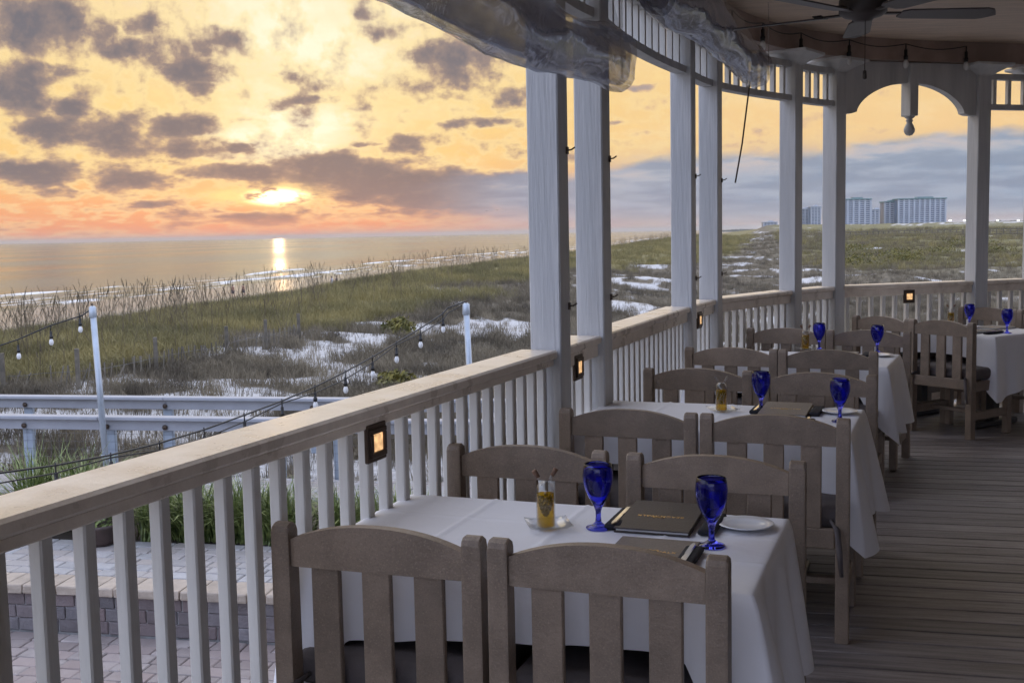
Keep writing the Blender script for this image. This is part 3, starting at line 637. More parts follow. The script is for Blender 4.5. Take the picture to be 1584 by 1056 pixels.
# ------------------------------------------------------------------ ceiling fan
fan = thing('ceiling_fan', 'dark bronze ceiling fan with broad blades under the brown ceiling', 'ceiling fan', (1.90, 6.15, 2.745), 0)
MB().lathe([(.0, .45), (.06, .45), (.065, .40), (.02, .38), (.017, .12), (.05, .11), (.10, .09), (.125, .05), (.125, -.015), (.10, -.035), (.06, -.045), (.045, -.06), (0, -.064)], 28).build('motor', m_fan, fan)
for k in range(5):
    a = R(4+72*k); B_ = []; N_ = 15
    for j in range(N_):
        f_ = j/(N_-1); xx = .20+.53*f_; hw = (.062+.018*f_)*(min(1, ((1-f_)*9)**.5) if f_ > .88 else 1)*(1 if f_ > .06 else .75)
        B_ += [(xx, -hw, -.012+hw*.24), (xx, hw, .012-hw*.24-.012), (xx, hw, .012-hw*.24-.004), (xx, -hw, -.012+hw*.24+.008)]
    g = MB().grid(B_, N_, 4, smooth=False, closed=True); g.raw(B_[:4], [(0, 1, 2, 3)]); g.raw(B_[-4:], [(0, 1, 2, 3)])
    bl = g.build('blade', m_blade, fan, (0, 0, -.02), a)
    MB().box((.16, 0, .002), (.16, .035, .01), bev=.002).box((.235, 0, .006), (.05, .09, .008), bev=.002).build('blade_arm', m_fan, bl)
pc = MB().tube([(.0, -.04, -.04), (.0, -.04, -.32)], .0022, 5).build('pull_chain', m_fan, fan)
MB().lathe([(0, -.32), (.010, -.325), (.011, -.365), (0, -.37)], 10, (0, -.04, 0)).build('pull_weight', m_fan, pc)

# ------------------------------------------------------------------ string lights
sock_me = MB().lathe([(0, 0), (.012, 0), (.014, -.01), (.014, -.05), (.019, -.055), (.019, -.085), (.0, -.085)], 10).mesh('socket', m_black)
bulb_me = MB().lathe([(.0, -.085), (.013, -.088), (.021, -.105), (.025, -.125), (.021, -.145), (.010, -.157), (0, -.159)], 12).lathe([(0, -.095), (.004, -.097), (.005, -.13), (0, -.135)], 6).mesh('bulb', m_bulb)
def string(label, path, bulbs, n_b=None, drop=.05, second=False, cr_=.008):
    t_ = thing('string_light', label, 'string lights', path[0], 0); o = Vector(path[0])
    MB().tube([tuple(Vector(q)-o) for q in path], cr_, 5).build('cable', m_black, t_)
    if second:
        K = len(path); MB().tube([tuple(Vector(q)-o+Vector((0, 0, -.02-.05*abs(math.sin(k*math.pi/4.0))))) for k, q in enumerate(path)], .006, 5).build('cable', m_black, t_)
    for q in bulbs:
        lo = Vector(q)-o
        s_ = put(sock_me, 'socket', t_, tuple(lo+Vector((0, 0, -drop)))); put(bulb_me, 'bulb', s_)
        MB().tube([tuple(lo), tuple(lo+Vector((0, 0, -drop)))], .006, 5).build('lead', m_black, t_)
bp = [(-0.700,12.38,.80),(-0.748,12.300,0.746),(-0.966,11.900,0.621),(-1.182,11.500,0.513),(-1.381,11.100,0.415),(-1.594,10.700,0.320),(-1.817,10.300,0.236),(-2.042,9.900,0.168),(-2.283,9.500,0.111),(-2.52,9.1,.06),(-2.76,8.7,.03),(-3.0,8.3,.02),(-3.25,7.9,.03),(-3.5,7.5,.06),(-3.9,6.9,.13),(-4.4,6.2,.25)]
string('outdoor string of clear bulbs running from the right pole down behind the near railing', [(-.49, 12.42, .87)]+bp, [(x, y, z+.02) for x, y, z in bp[1:14]], drop=.07, second=True)
lp = [(-4.61, 12.42, .87), (-4.694, 12.36, .80), (-5.03, 12.31, .70), (-5.39, 12.3, .555), (-5.75, 12.28, .44), (-6.15, 12.25, .33), (-6.6, 12.2, .25), (-7.1, 12.15, .2)]
string('outdoor string of clear bulbs running from the left pole out of the frame', lp, [(-4.60, 12.40, .85), (-4.72, 12.35, .83)]+[(x, y, z) for x, y, z in lp[2:]], drop=.06)
inner = [q for q in INN]
cs = []
for k, q in enumerate(ring):
    d = (ring[min(k+1, len(ring)-1)]-ring[max(k-1, 0)]).normalized(); n_ = Vector((d.y, -d.x, 0)); cs.append(q+n_*.13)
cl = [0]; 
for a_, b_ in zip(cs[:-1], cs[1:]): cl.append(cl[-1]+(b_-a_).length)
def at_len(s_):
    k = int(np.searchsorted(cl, s_))-1; k = max(0, min(k, len(cs)-2)); f_ = (s_-cl[k])/(cl[k+1]-cl[k]); q = cs[k].lerp(cs[k+1], f_); return q
sb = min(range(len(cs)), key=lambda k: (cs[k]-Vector((1.55, 7.6, 0))).length); s0 = cl[sb]; SP = .62
pts = []; bl_ = []
for k in range(0, 81):
    s_ = s0-1.3+k*SP/10; q = at_len(s_); pts.append((q.x, q.y, 3.125-.035*math.sin(math.pi*((k % 10)/10))))
    if k % 10 == 0: bl_.append((q.x, q.y, 3.125))
string('string of clear bulbs looped along the inside of the dark curved beam', pts, bl_, drop=.045, cr_=.0045)
def pole(label, x, y, lean, zt, zb):
    t_ = thing('light_pole', label, 'pole', (x, y, zb), 0, 'grey poles holding the string lights')
    MB().tube([(lean, 0, 0), (0, 0, zt-zb)], .034, 12).build('tube', m_pole, t_)
    MB().lathe([(0, .03), (.02, .03), (.04, .015), (.042, -.09), (.036, -.10)], 12, (0, 0, zt-zb)).build('cap', m_pole, t_)
    MB().tube([(0, 0, zt-zb+.02), (0, -.02, zt-zb+.05), (.02, -.03, zt-zb+.06)], .006, 5).build('hook', m_bronze, t_)
    MB().lathe([(.037, -.02), (.042, -.02), (.042, .02), (.037, .02)], 12, (lean*.8, 0, .25)).build('clamp', m_pole, t_)
pole('leaning grey pole at left holding the string lights', -4.594, 12.40, .06, .87, -1.02)
pole('upright grey pole in the middle holding the string lights', -.496, 12.40, .05, .82, -1.02)

# ------------------------------------------------------------------ patio below the deck
def pq(p_, q_, z): return (PA[0]*p_+PB[0]*q_, PA[1]*p_+PB[1]*q_, z)
PR = math.atan2(PA[1], PA[0])
def chamf(sx, sy, sz, bev, seed):
    rs = random.Random(seed); mb = MB().box((0, 0, -sz/2), (sx, sy, sz), bev=bev)
    mb.v = [(x+rs.uniform(-.003, .003), y+rs.uniform(-.003, .003), z+rs.uniform(-.001, .001)) for x, y, z in mb.v]; return mb
def pave(name, q0, q1, p0, p1, z, sx, sy, mt_, slab=.12, most=300, bp0=None, bp1=None):
    root = struct(bpy.data.objects.new(name, None)); COL.objects.link(root)
    P0, P1 = (bp0 if bp0 is not None else p0), (bp1 if bp1 is not None else p1)
    MB().raw([pq(P0, q0, z-.016), pq(P1, q0, z-.016), pq(P1, q1, z-.016), pq(P0, q1, z-.016), pq(P0, q0, z-slab), pq(P1, q0, z-slab), pq(P1, q1, z-slab), pq(P0, q1, z-slab)],
             [(0, 1, 2, 3), (0, 1, 5, 4), (1, 2, 6, 5), (2, 3, 7, 6), (3, 0, 4, 7)]).build('joint_bed', m_joint, root)
    vs = {}
    for wx in (1, .67):
        vs[wx] = [chamf(sx*wx-.008, sy-.008, .05, .007, s_).mesh('paver', mt_) for s_ in range(4)]
    cells = []; nrow = int((q1-q0)/sy+1e-6)
    for r_ in range(nrow):
        p_ = p0-random.uniform(0, sx); q_ = q1-sy*(r_+.5)
        while p_ < p1:
            wx = random.choice((1, 1, .67)); cells.append((p_+sx*wx/2, q_, wx)); p_ += sx*wx
    cells.sort(key=lambda c: abs(math.atan2(pq(c[0], c[1], 0)[0], pq(c[0], c[1], 0)[1])+.30)*5+c[1]*0)
    for c in cells[:most]:
        put(random.choice(vs[c[2]]), 'paver', root, pq(c[0], c[1], z+random.uniform(-.003, .003)), (random.uniform(-.006, .006), random.uniform(-.006, .006), PR+random.uniform(-.012, .012)))
    rest = MB()
    for c in cells[most:]: rest.box(pq(c[0], c[1], z-.025), (sx*c[2]-.008, sy-.008, .05), rz=PR)
    if rest.v: struct(rest.build('paver', mt_, root), 'stuff')
    return root
pave('lower_patio', 6.0, 7.60, -7.0, -.5, -1.375, .24, .16, m_paver)
pave('upper_patio', 7.86, 8.84, -7.0, 0.0, -1.0, .24, .16, m_paver2)
pave('path', 10.55, 11.42, -9.5, 1.0, -1.0, .21, .105, m_paver2, most=300)
struct(MB().raw([pq(-12, 8.83, -1.03), pq(7, 8.83, -1.03), pq(7, 10.56, -1.03), pq(-12, 10.56, -1.03)], [(0, 1, 2, 3)]).build('planting_bed', mat('dark_mulch', (.045, .032, .024), .9, .4, 14, bump=.8, bscale=40, world=True)))
wall = thing('retaining_wall', 'low wall of grey blocks with tan rounded cap stones below the deck', 'retaining wall', (0, 0, 0))
MB().raw([pq(-9, 7.63, -1.5), pq(4, 7.63, -1.5), pq(4, 7.63, -1.07), pq(-9, 7.63, -1.07), pq(-9, 7.9, -1.5), pq(4, 7.9, -1.5), pq(4, 7.9, -1.07), pq(-9, 7.9, -1.07)], [(0, 1, 2, 3), (4, 5, 6, 7), (3, 2, 6, 7)]).build('core', m_joint, wall)
bm_ = {wx: [chamf(.21*wx-.006, .12, .098, .008, 20+s_).mesh('brick', m_brick) for s_ in range(3)] for wx in (1, .6)}
for r_ in range(3):
    p_ = -6.9-random.uniform(0, .2)
    while p_ < .3:
        wx = random.choice((1, 1, .6)); put(random.choice(bm_[wx]), 'brick', wall, pq(p_+.105*wx, 7.675+random.uniform(-.004, .004), -1.072-.101*r_), PR+random.uniform(-.01, .01)); p_ += .21*wx
cm_ = {wx: [chamf(.20*wx-.006, .30, .072, .014, 40+s_).mesh('cap_stone', m_cap) for s_ in range(3)] for wx in (1, .7)}
p_ = -6.9
while p_ < .3:
    wx = random.choice((1, .7)); put(random.choice(cm_[wx]), 'cap_stone', wall, pq(p_+.10*wx, 7.73+random.uniform(-.006, .006), -.998+random.uniform(-.002, .002)), PR+random.uniform(-.02, .02)); p_ += .20*wx

# strap-leaved plants along the bed
def clump_mesh(seed, n, h):
    rs = random.Random(seed); mb = MB()
    for k in range(n):
        a = rs.uniform(0, 6.283); L = h*rs.uniform(.7, 1.25); lean = rs.uniform(.2, 1.15); w_ = rs.uniform(.006, .011); ox, oy = rs.gauss(0, .06), rs.gauss(0, .05)
        P_ = []
        for j in range(5):
            f_ = j/4; r = L*lean*f_**1.5*.9; z = L*(f_-.45*lean*f_**2.4); ww = w_*(1-.9*f_**2)
            c = (ox+r*math.cos(a), oy+r*math.sin(a), z); P_ += [(c[0]-ww*math.sin(a), c[1]+ww*math.cos(a), c[2]), (c[0]+ww*math.sin(a), c[1]-ww*math.cos(a), c[2])]
        mb.grid(P_, 5, 2, smooth=False)
    return mb.mesh('leaves', m_leaf)
CL = [(-6.25, 9.15, 0.85, 'strap-leaved plant at the left edge above the near railing, tallest tip'),
      (-5.85, 9.3, 0.8, 'strap-leaved plant just right of the left edge above the railing'),
      (-5.5, 9.05, 0.5, 'small shaded clump seen left of the flower pot'),
      (-4.98, 9.02, 0.58, 'bushy strap-leaved clump just right of the flower pot'),
      (-4.6, 9.0, 0.66, 'largest strap-leaved clump behind the third and fourth balusters'),
      (-4.2, 9.04, 0.62, 'strap-leaved clump right of the largest clump'),
      (-3.82, 9.02, 0.58, 'strap-leaved clump left of the first chair back'),
      (-3.3, 9.15, 0.52, 'strap-leaved clump behind the first chair top'),
      (-2.85, 9.2, 0.52, 'strap-leaved clump below the first rail lamp')]
for k, (p_, q_, h_, lab) in enumerate(CL):
    t_ = thing('strap_leaf_plant', lab, 'plant', pq(p_, q_, -1.03), 0, 'strap-leaved plants edging the patio')
    o = put(clump_mesh(100+k, 210, h_), 'leaves', t_); 
    o2 = put(clump_mesh(200+k, 130, h_*.9), 'leaves', t_, (.16, .05, 0))
pot = thing('flower_pot', 'dark round pot with a leafy plant on the pavers', 'potted plant', pq(-5.32, 8.72, -1.0), 0)
MB().lathe([(0, .0), (.10, 0), (.125, .04), (.155, .15), (.165, .16), (.165, .185), (.145, .185), (.14, .15), (0, .15)], 20).build('pot', m_pot, pot)
mb = MB(); rs = random.Random(5)
for k in range(160):
    a = rs.uniform(0, 6.28); r = rs.uniform(0, .17); z = .16+rs.uniform(0, .26)*(1-r*2.2); s_ = rs.uniform(.02, .04); n_ = Vector((rs.gauss(0, 1), rs.gauss(0, 1), rs.gauss(0, 1))).normalized(); u_ = n_.orthogonal().normalized()*s_; v_ = n_.cross(u_)*.5; c = Vector((r*math.cos(a), r*math.sin(a), z))
    mb.raw([c-u_, c-v_, c+u_, c+v_], [(0, 1, 2, 3)])
mb.build('foliage', m_leaf, pot)
fl = MB()
for k in range(5): fl.lathe([(0, -.012), (.016, 0), (0, .012)], 7, (rs.uniform(-.1, .1), rs.uniform(-.12, 0), .33+rs.uniform(-.05, .08)))
fl.build('blossom', mat('orange_blossom', (.55, .14, .05), .6, .2, 10), pot)

# ------------------------------------------------------------------ grey rail fences beside the path
def guard(label, q_, zt, posts_p, group, lower=None, mesh=False, zb=-1.05):
    t_ = thing('rail_fence', label, 'fence', pq(0, q_, 0), PR, group); p0, p1 = -13.0, 10.0
    for a_, b_ in ((p0, -6.945), (-6.94, 1.2), (1.205, p1)):
        MB().box(((a_+b_)/2, 0, zt-.02), (b_-a_, .15, .04), bev=.006).build('top_rail', m_fence, t_)
        MB().box(((a_+b_)/2, .02, zt-.04-.062), (b_-a_, .045, .12), bev=.004).build('side_rail', m_fence, t_)
    for p_ in posts_p: MB().box((p_, .07, (zt-.045+zb)/2), (.125, .05, zt-.045-zb), bev=.006).build('post', m_fpost, t_); 
    for p_ in posts_p: MB().lathe([(0, 0), (.03, 0), (.03, .012), (0, .014)], 12).build('bolt_cap', m_bronze, t_, (p_, -.012, zt-.12), (math.pi/2, 0, 0))
    if mesh:
        mb = MB()
        for k in range(int((p1-p0)/.10)):
            x = p0+k*.10; mb.box((x, .03, (zt-.17+zb)/2), (.0024, .0024, zt-.17-zb))
        for k in range(7): mb.box(((p0+p1)/2, .033, zb+.04+k*.09), (p1-p0, .0024, .0024))
        struct(mb.build('wire_mesh', m_wire, t_), 'stuff')
    return t_
front_p = [-11.6, -9.8, -7.9, -6.87, -6.16, -4.85, -4.16, -2.5, -.7, 1.1, 3.0, 4.9]
back_p = [-12.8, -10.85, -8.9, -6.95, -5.0, -3.05, -1.1, .85, 2.8, 4.7, 6.7]
guard('grey rail fence in front with wire mesh, beyond the path', 11.5, -.35, front_p, 'grey rail fences by the dunes', mesh=True)
guard('grey rail fence behind, at the foot of the dune', 13.0, -.35, back_p, 'grey rail fences by the dunes')

# ------------------------------------------------------------------ broken sand fence on the dune
hgt = lambda x, y: float(height(np.array([x]), np.array([y]))[0])
sf = thing('sand_fence', 'broken weathered slat fence leaning on the grassy dune at left', 'sand fence', (0, 0, 0))
line = [(-9.2, 18.0), (-8.3, 18.3), (-7.27, 18.8), (-6.65, 21.0), (-5.95, 23.5), (-5.5, 25.2), (-5.1, 27)]
for (x, y) in line[1:]: MB().box((x, y, hgt(x, y)+.18), (.075, .075, 1.0), rz=.3, bev=.005).build('post', m_slat, sf)
rs = random.Random(3); slats = []
for i in range(len(line)-1):
    (xa, ya), (xb, yb) = line[i], line[i+1]; n_ = int(math.hypot(xb-xa, yb-ya)/.10)
    for k in range(n_):
        if rs.random() < .38: continue
        f_ = k/n_; x, y = xa+(xb-xa)*f_, ya+(yb-ya)*f_; z = hgt(x, y)
        ln = (1.05 if i < 1 else .35 if i == 1 else .15)*math.sin(f_*3+i)+rs.gauss(0, .10)
        MB().box((0, 0, .20), (.026, .010, .56), M=None).build('slat', m_slat, sf, (x, y, z-.06-abs(ln)*.1), (rs.gauss(-.1, .12), ln, -.4+rs.gauss(0, .1)))
    MB().tube([(xa+(xb-xa)*f_, ya+(yb-ya)*f_, hgt(xa+(xb-xa)*f_, ya+(yb-ya)*f_)+.30) for f_ in np.linspace(0, 1, 5)], .0035, 4).build('wire', m_wire, sf)

# ------------------------------------------------------------------ dune grass, scrub, sea oats (scattered)
def tuft(seed, n, h, spread, w_, lean_, mt_, name):
    rs = random.Random(seed); mb = MB()
    for k in range(n):
        a = rs.uniform(0, 6.283); L = h*rs.uniform(.55, 1.15); le = rs.uniform(.05, lean_); r0_ = spread*rs.random()**.5; b_ = rs.uniform(0, 6.283)
        ox, oy = r0_*math.cos(b_), r0_*math.sin(b_); ww = w_*rs.uniform(.7, 1.3); tw = rs.uniform(0, 6.28)
        c1 = (ox+.45*le*L*.5*math.cos(a), oy+.45*le*L*.5*math.sin(a), L*.55); c2 = (ox+le*L*math.cos(a), oy+le*L*math.sin(a), L*(1-.3*le))
        sx, sy = ww*math.cos(tw), ww*math.sin(tw)
        mb.raw([(ox-sx, oy-sy, -.05), (ox+sx, oy+sy, -.05), (c1[0]+sx*.7, c1[1]+sy*.7, c1[2]), (c1[0]-sx*.7, c1[1]-sy*.7, c1[2]), c2], [(0, 1, 2, 3), (3, 2, 4)])
    o = bpy.data.objects.new(name, mb.mesh(name, mt_)); return o
def oat(seed):
    rs = random.Random(seed); mb = MB()
    for k in range(3):
        a = rs.uniform(0, 6.28); L = rs.uniform(.8, 1.5); le = rs.uniform(.02, .14); ox, oy = rs.gauss(0, .08), rs.gauss(0, .08)
        pt = [(ox+le*L*f_**2*math.cos(a), oy+le*L*f_**2*math.sin(a), L*f_) for f_ in (0, .5, .85, 1)]
        mb.tube(pt, [.0045, .004, .0035, .0025], 3, caps=False)
        hx, hy, hz = pt[-1]
        mb.tube([(hx-.02*math.cos(a), hy-.02*math.sin(a), hz-.16), (hx, hy, hz-.02), (hx+.02*math.cos(a), hy+.02*math.sin(a), hz+.07), (hx+.045*math.cos(a), hy+.045*math.sin(a), hz+.10)], [.003, .010, .008, .002], 4, caps=False)
    return bpy.data.objects.new('sea_oat', mb.mesh('sea_oat', m_oat))
def scatter(name, inst, pts, rots, scls):
    me = bpy.data.meshes.new(name); me.vertices.add(len(pts)); me.vertices.foreach_set('co', np.asarray(pts, np.float32).ravel())
    a1 = me.attributes.new('rot', 'FLOAT_VECTOR', 'POINT'); a1.data.foreach_set('vector', np.asarray(rots, np.float32).ravel())
    a2 = me.attributes.new('scl', 'FLOAT', 'POINT'); a2.data.foreach_set('value', np.asarray(scls, np.float32))
    o = struct(put(me, name), 'stuff')
    ng = bpy.data.node_groups.new(name, 'GeometryNodeTree'); ng.interface.new_socket('Geometry', in_out='INPUT', socket_type='NodeSocketGeometry'); ng.interface.new_socket('Geometry', in_out='OUTPUT', socket_type='NodeSocketGeometry')
    gi = ng.nodes.new('NodeGroupInput'); go = ng.nodes.new('NodeGroupOutput'); ip = ng.nodes.new('GeometryNodeInstanceOnPoints'); ob = ng.nodes.new('GeometryNodeObjectInfo'); ob.inputs['Object'].default_value = inst
    n1_ = ng.nodes.new('GeometryNodeInputNamedAttribute'); n1_.data_type = 'FLOAT_VECTOR'; n1_.inputs['Name'].default_value = 'rot'
    n2_ = ng.nodes.new('GeometryNodeInputNamedAttribute'); n2_.data_type = 'FLOAT'; n2_.inputs['Name'].default_value = 'scl'
    L_ = ng.links.new; L_(gi.outputs[0], ip.inputs['Points']); L_(ob.outputs['Geometry'], ip.inputs['Instance']); L_(n1_.outputs[0], ip.inputs['Rotation']); L_(n2_.outputs[0], ip.inputs['Scale']); L_(ip.outputs[0], go.inputs[0])
    md = o.modifiers.new('scatter', 'NODES'); md.node_group = ng
    return o
def sample(n, r0_, r1_, a0=-30, a1=30):
    r = np.exp(rng.uniform(math.log(r0_), math.log(r1_), n)); a = np.radians(rng.uniform(a0, a1, n)); return r*np.sin(a), r*np.cos(a), r
def place(name, inst, x, y, r, keep, smin, smax, grow=90):
    x, y, r = x[keep], y[keep], r[keep]; n = len(x)
    z = height(x, y); rot = np.stack([rng.normal(0, .2, n), rng.normal(0, .2, n), rng.uniform(0, 6.28, n)], -1)
    sc = rng.uniform(smin, smax, n)*(1+np.clip((r-grow)/grow, 0, 2.0)*.6); scatter(name, inst, np.stack([x, y, z], -1), rot, sc)
x, y, r = sample(130000, 12.8, 330); v_, rg, il = vegmap(x, y); u_, s_ = us(x, y); q_ = x*PB[0]+y*PB[1]
hz = height(x, y)
front = (u_ > -24) & (q_ > 13.2)
k1 = front & (rng.random(len(x)) < rg*np.clip(.25+2.6*(fbm(x/1.6, y/1.6, 3, 61)-.32), .15, 1))
h1 = rng.random(len(x)) < .5
place('dune_grass', tuft(1, 34, .38, .22, .0055, .55, m_grass, 'grass_tuft'), x, y, r, k1 & h1, .7, 1.25)
place('dune_grass', tuft(2, 28, .44, .26, .0055, .8, m_grass, 'grass_tuft'), x, y, r, k1 & ~h1, .6, 1.15)
k2 = front & (rg < .5) & (rng.random(len(x)) < v_*.72+.03) & (il < .3)
place('dune_scrub', tuft(3, 30, .34, .25, .006, .9, m_dry, 'scrub_tuft'), x, y, r, k2 & h1, .45, 1.0)
place('dune_scrub', tuft(4, 22, .42, .22, .005, .7, m_dry, 'scrub_tuft'), x, y, r, k2 & ~h1, .4, .9)
k3 = front & (rng.random(len(x)) < .12) & (rg < .5)
place('sparse_sand_grass', tuft(5, 14, .36, .12, .005, .6, m_dry, 'sparse_tuft'), x, y, r, k3, .4, 1.0)
k4 = front & (il >= .3) & (rng.random(len(x)) < v_*.7)
place('inland_grass', tuft(6, 30, .40, .30, .007, .8, m_grass, 'inland_tuft'), x, y, r, k4 & h1, .6, 1.3)
place('inland_scrub', tuft(7, 30, .45, .35, .008, .9, m_dry, 'inland_tuft'), x, y, r, k4 & ~h1, .5, 1.2)
# scrub strip between and beside the rail fences
xs = rng.uniform(-12, 9, 2600); qs = rng.uniform(11.6, 13.4, 2600); xx, yy = PA[0]*xs+PB[0]*qs, PA[1]*xs+PB[1]*qs; v2, _, _ = vegmap(xx, yy)
place('fence_line_scrub', tuft(8, 26, .30, .2, .0045, .9, m_dry, 'scrub_tuft'), xx, yy, np.hypot(xx, yy), rng.random(2600) < v2*.55+.06, .4, 1.0)
# sea oats on the crest
no = 2400; so_ = np.exp(rng.uniform(math.log(16), math.log(260), no)); uo = rng.normal(-17.5, 3.4, no)
ox, oy = uo*NH[0]+so_*SH[0], uo*NH[1]+so_*SH[1]
dn = fbm(so_/6, so_*0, 3, 99); ko = (rng.random(no) < np.clip(dn*1.7-.25, .1, 1)) & (uo < -11)
ho = rng.random(no) < .5
place('sea_oats', oat(1), ox, oy, np.hypot(ox, oy), ko & ho, .6, 1.0, 160); place('sea_oats', oat(2), ox, oy, np.hypot(ox, oy), ko & ~ho, .55, .95, 160)
# individual shrubs
def shrub_mesh(seed, n, w_, h_, ls):
    rs = random.Random(seed); mb = MB()
    for k in range(n):
        a = rs.uniform(0, 6.283); e = rs.random()**.6; el_ = rs.uniform(0, 1); rr_ = w_*e*math.sqrt(max(0, 1-el_**2*.8))*(1+.25*math.sin(3*a+seed)); c = Vector((rr_*math.cos(a), rr_*math.sin(a), h_*el_*rs.uniform(.6, 1.0)))
        n_ = Vector((rs.gauss(0, 1), rs.gauss(0, 1), rs.gauss(0, 1))).normalized(); u2 = n_.orthogonal().normalized()*ls*rs.uniform(.6, 1.4); v3 = n_.cross(u2)*.6; mb.raw([c-u2, c-v3, c+u2, c+v3], [(0, 1, 2, 3)])
    return mb.mesh('foliage', m_shrub)
SHR = [(-3.05, 30.5, .55, .5, 'small yellow-flowered bush on the dune left of the upright pole'), (-2.1, 20.0, .45, .45, 'yellow-flowered bush right above the near rail cap by the pole'), (-1.35, 18.6, .40, .40, 'small yellowish bush close to the upright pole'), (23.5, 78, 2.0, 1.1, 'bright yellow-green bush left behind the arch railing'), (30.0, 86, 1.6, .8, 'yellow-green bush right of the bright one behind the arch railing'),
       (34, 100, 3.2, 1.0, 'broad green bush on the flat left of the arch centre'), (41, 108, 2.6, 1.0, 'yellowish bush on the flat near the sand patches'), (42, 92, 1.8, .8, 'bush beside the right post of the arch'), (38, 125, 3.0, 1.1, 'dull green bush far back on the flat'), (52, 130, 3.4, 1.2, 'wide dull bush far back right on the flat'), (48, 112, 2.2, .9, 'bush at the right beyond the arch post')]
for k, (x, y, w_, h_, lab) in enumerate(SHR):
    t_ = thing('shrub', lab, 'shrub', (x, y, hgt(x, y)), 0, 'shrubs among the dunes'); put(shrub_mesh(k, 700, w_, h_, .045+.014*w_), 'foliage', t_)

# ------------------------------------------------------------------ people on the beach
def person(label, x, y, face, top, bottom, stride=.22, seated=False, z=None):
    z = hgt(x, y) if z is None else z
    t_ = thing('person', label, 'person', (x, y, z), face, 'people on the beach')
    V_ = [(0, 0, .95), (0, .01, 1.12), (0, 0, 1.32), (0, 0, 1.46), (0, .01, 1.53), (0, .02, 1.62), (0, .02, 1.72),
          (.10, 0, .88), (.11, stride*.5, .48), (.11, stride*.55-.06, .08), (.11, stride*.55+.06, .03), (-.10, 0, .88), (-.11, -stride*.3, .48), (-.11, -stride, .10), (-.11, -stride+.12, .03),
          (.19, 0, 1.40), (.25, -.04, 1.14), (.26, .06, .90), (.26, .09, .80), (-.19, 0, 1.40), (-.25, .04, 1.14), (-.27, .14, .92), (-.27, .18, .83)]
    E_ = [(0, 1), (1, 2), (2, 3), (3, 4), (4, 5), (5, 6), (0, 7), (7, 8), (8, 9), (9, 10), (0, 11), (11, 12), (12, 13), (13, 14), (3, 15), (15, 16), (16, 17), (17, 18), (3, 19), (19, 20), (20, 21), (21, 22)]
    rad = [.15, .13, .16, .12, .055, .09, .075, .10, .065, .045, .035, .10, .065, .045, .035, .06, .045, .035, .035, .06, .045, .035, .035]
    me = bpy.data.meshes.new('body'); me.from_pydata(V_, E_, []); me.materials.append(m_skin)
    o = put(me, 'body', t_); sk = o.modifiers.new('skin', 'SKIN')
    for i, r_ in enumerate(rad): me.skin_vertices[0].data[i].radius = (r_, r_*.85)
    me.skin_vertices[0].data[0].use_root = True
    o.modifiers.new('subdivision', 'SUBSURF').levels = 1
    mb = MB().lathe([(.115, .90), (.17, .98), (.165, 1.04)], 14)
    for sg, yy_ in ((1, stride*.22), (-1, -stride*.15)): mb.tube([(.10*sg, 0, .94), (.112*sg, yy_, .58)], [.12, .105], 10)
    mb.build('shorts', bottom, t_)
    if top: MB().lathe([(.165, .99), (.160, 1.12), (.19, 1.30), (.20, 1.40), (.12, 1.475), (.07, 1.49)], 14).build('shirt', top, t_)
    MB().lathe([(.0, 1.80), (.06, 1.785), (.098, 1.72), (.10, 1.66), (.085, 1.60)], 12, (0, -.005, 0)).build('hair', m_hair, t_)
    return t_
person('bare-chested walker in dark shorts, left of the pair by the surf', -37.3, 151.8, 2.6, None, m_cl1)
person('bare-chested walker in dark shorts, right of the pair by the surf', -36.1, 152.6, 2.6, None, m_cl1, .3)
person('person in a pale shirt standing on the beach behind the dune crest', -27.2, 172.0, 1.2, m_cl2, m_cl2, .1)
person('person in dark clothes right beside the one in a pale shirt', -26.6, 172.8, 1.2, m_cl3, m_cl1, .1)
person('tiny dark figure far along the beach left of the nearest post, left of two', -3.2, 270, 2.0, m_cl3, m_cl1)
person('tiny dark figure far along the beach left of the nearest post, right of two', -1.3, 270, 2.0, m_cl3, m_cl3, .3)
for k, (x, y, z, lab) in enumerate([(-4.0, 200, 5.6, 'tiny dark seabird gliding over the water, left of two'), (-2.2, 202, 5.75, 'tiny dark seabird gliding over the water, right of two')]):
    b_ = thing('seabird', lab, 'bird', (x, y, z), .3, 'seabirds over the water')
    MB().tube([(0, -.22, 0), (0, -.1, .02), (0, .1, .01), (0, .25, 0)], [.02, .07, .06, .01], 8).build('body', m_black, b_)
    for sg in (-1, 1): MB().raw([(0, .08, .03), (0, -.07, .03), (.32*sg, -.03, .14), (.32*sg, .08, .15), (.68*sg, -.06, .06)], [(0, 1, 2, 3), (3, 2, 4)]).build('wing', m_black, b_)

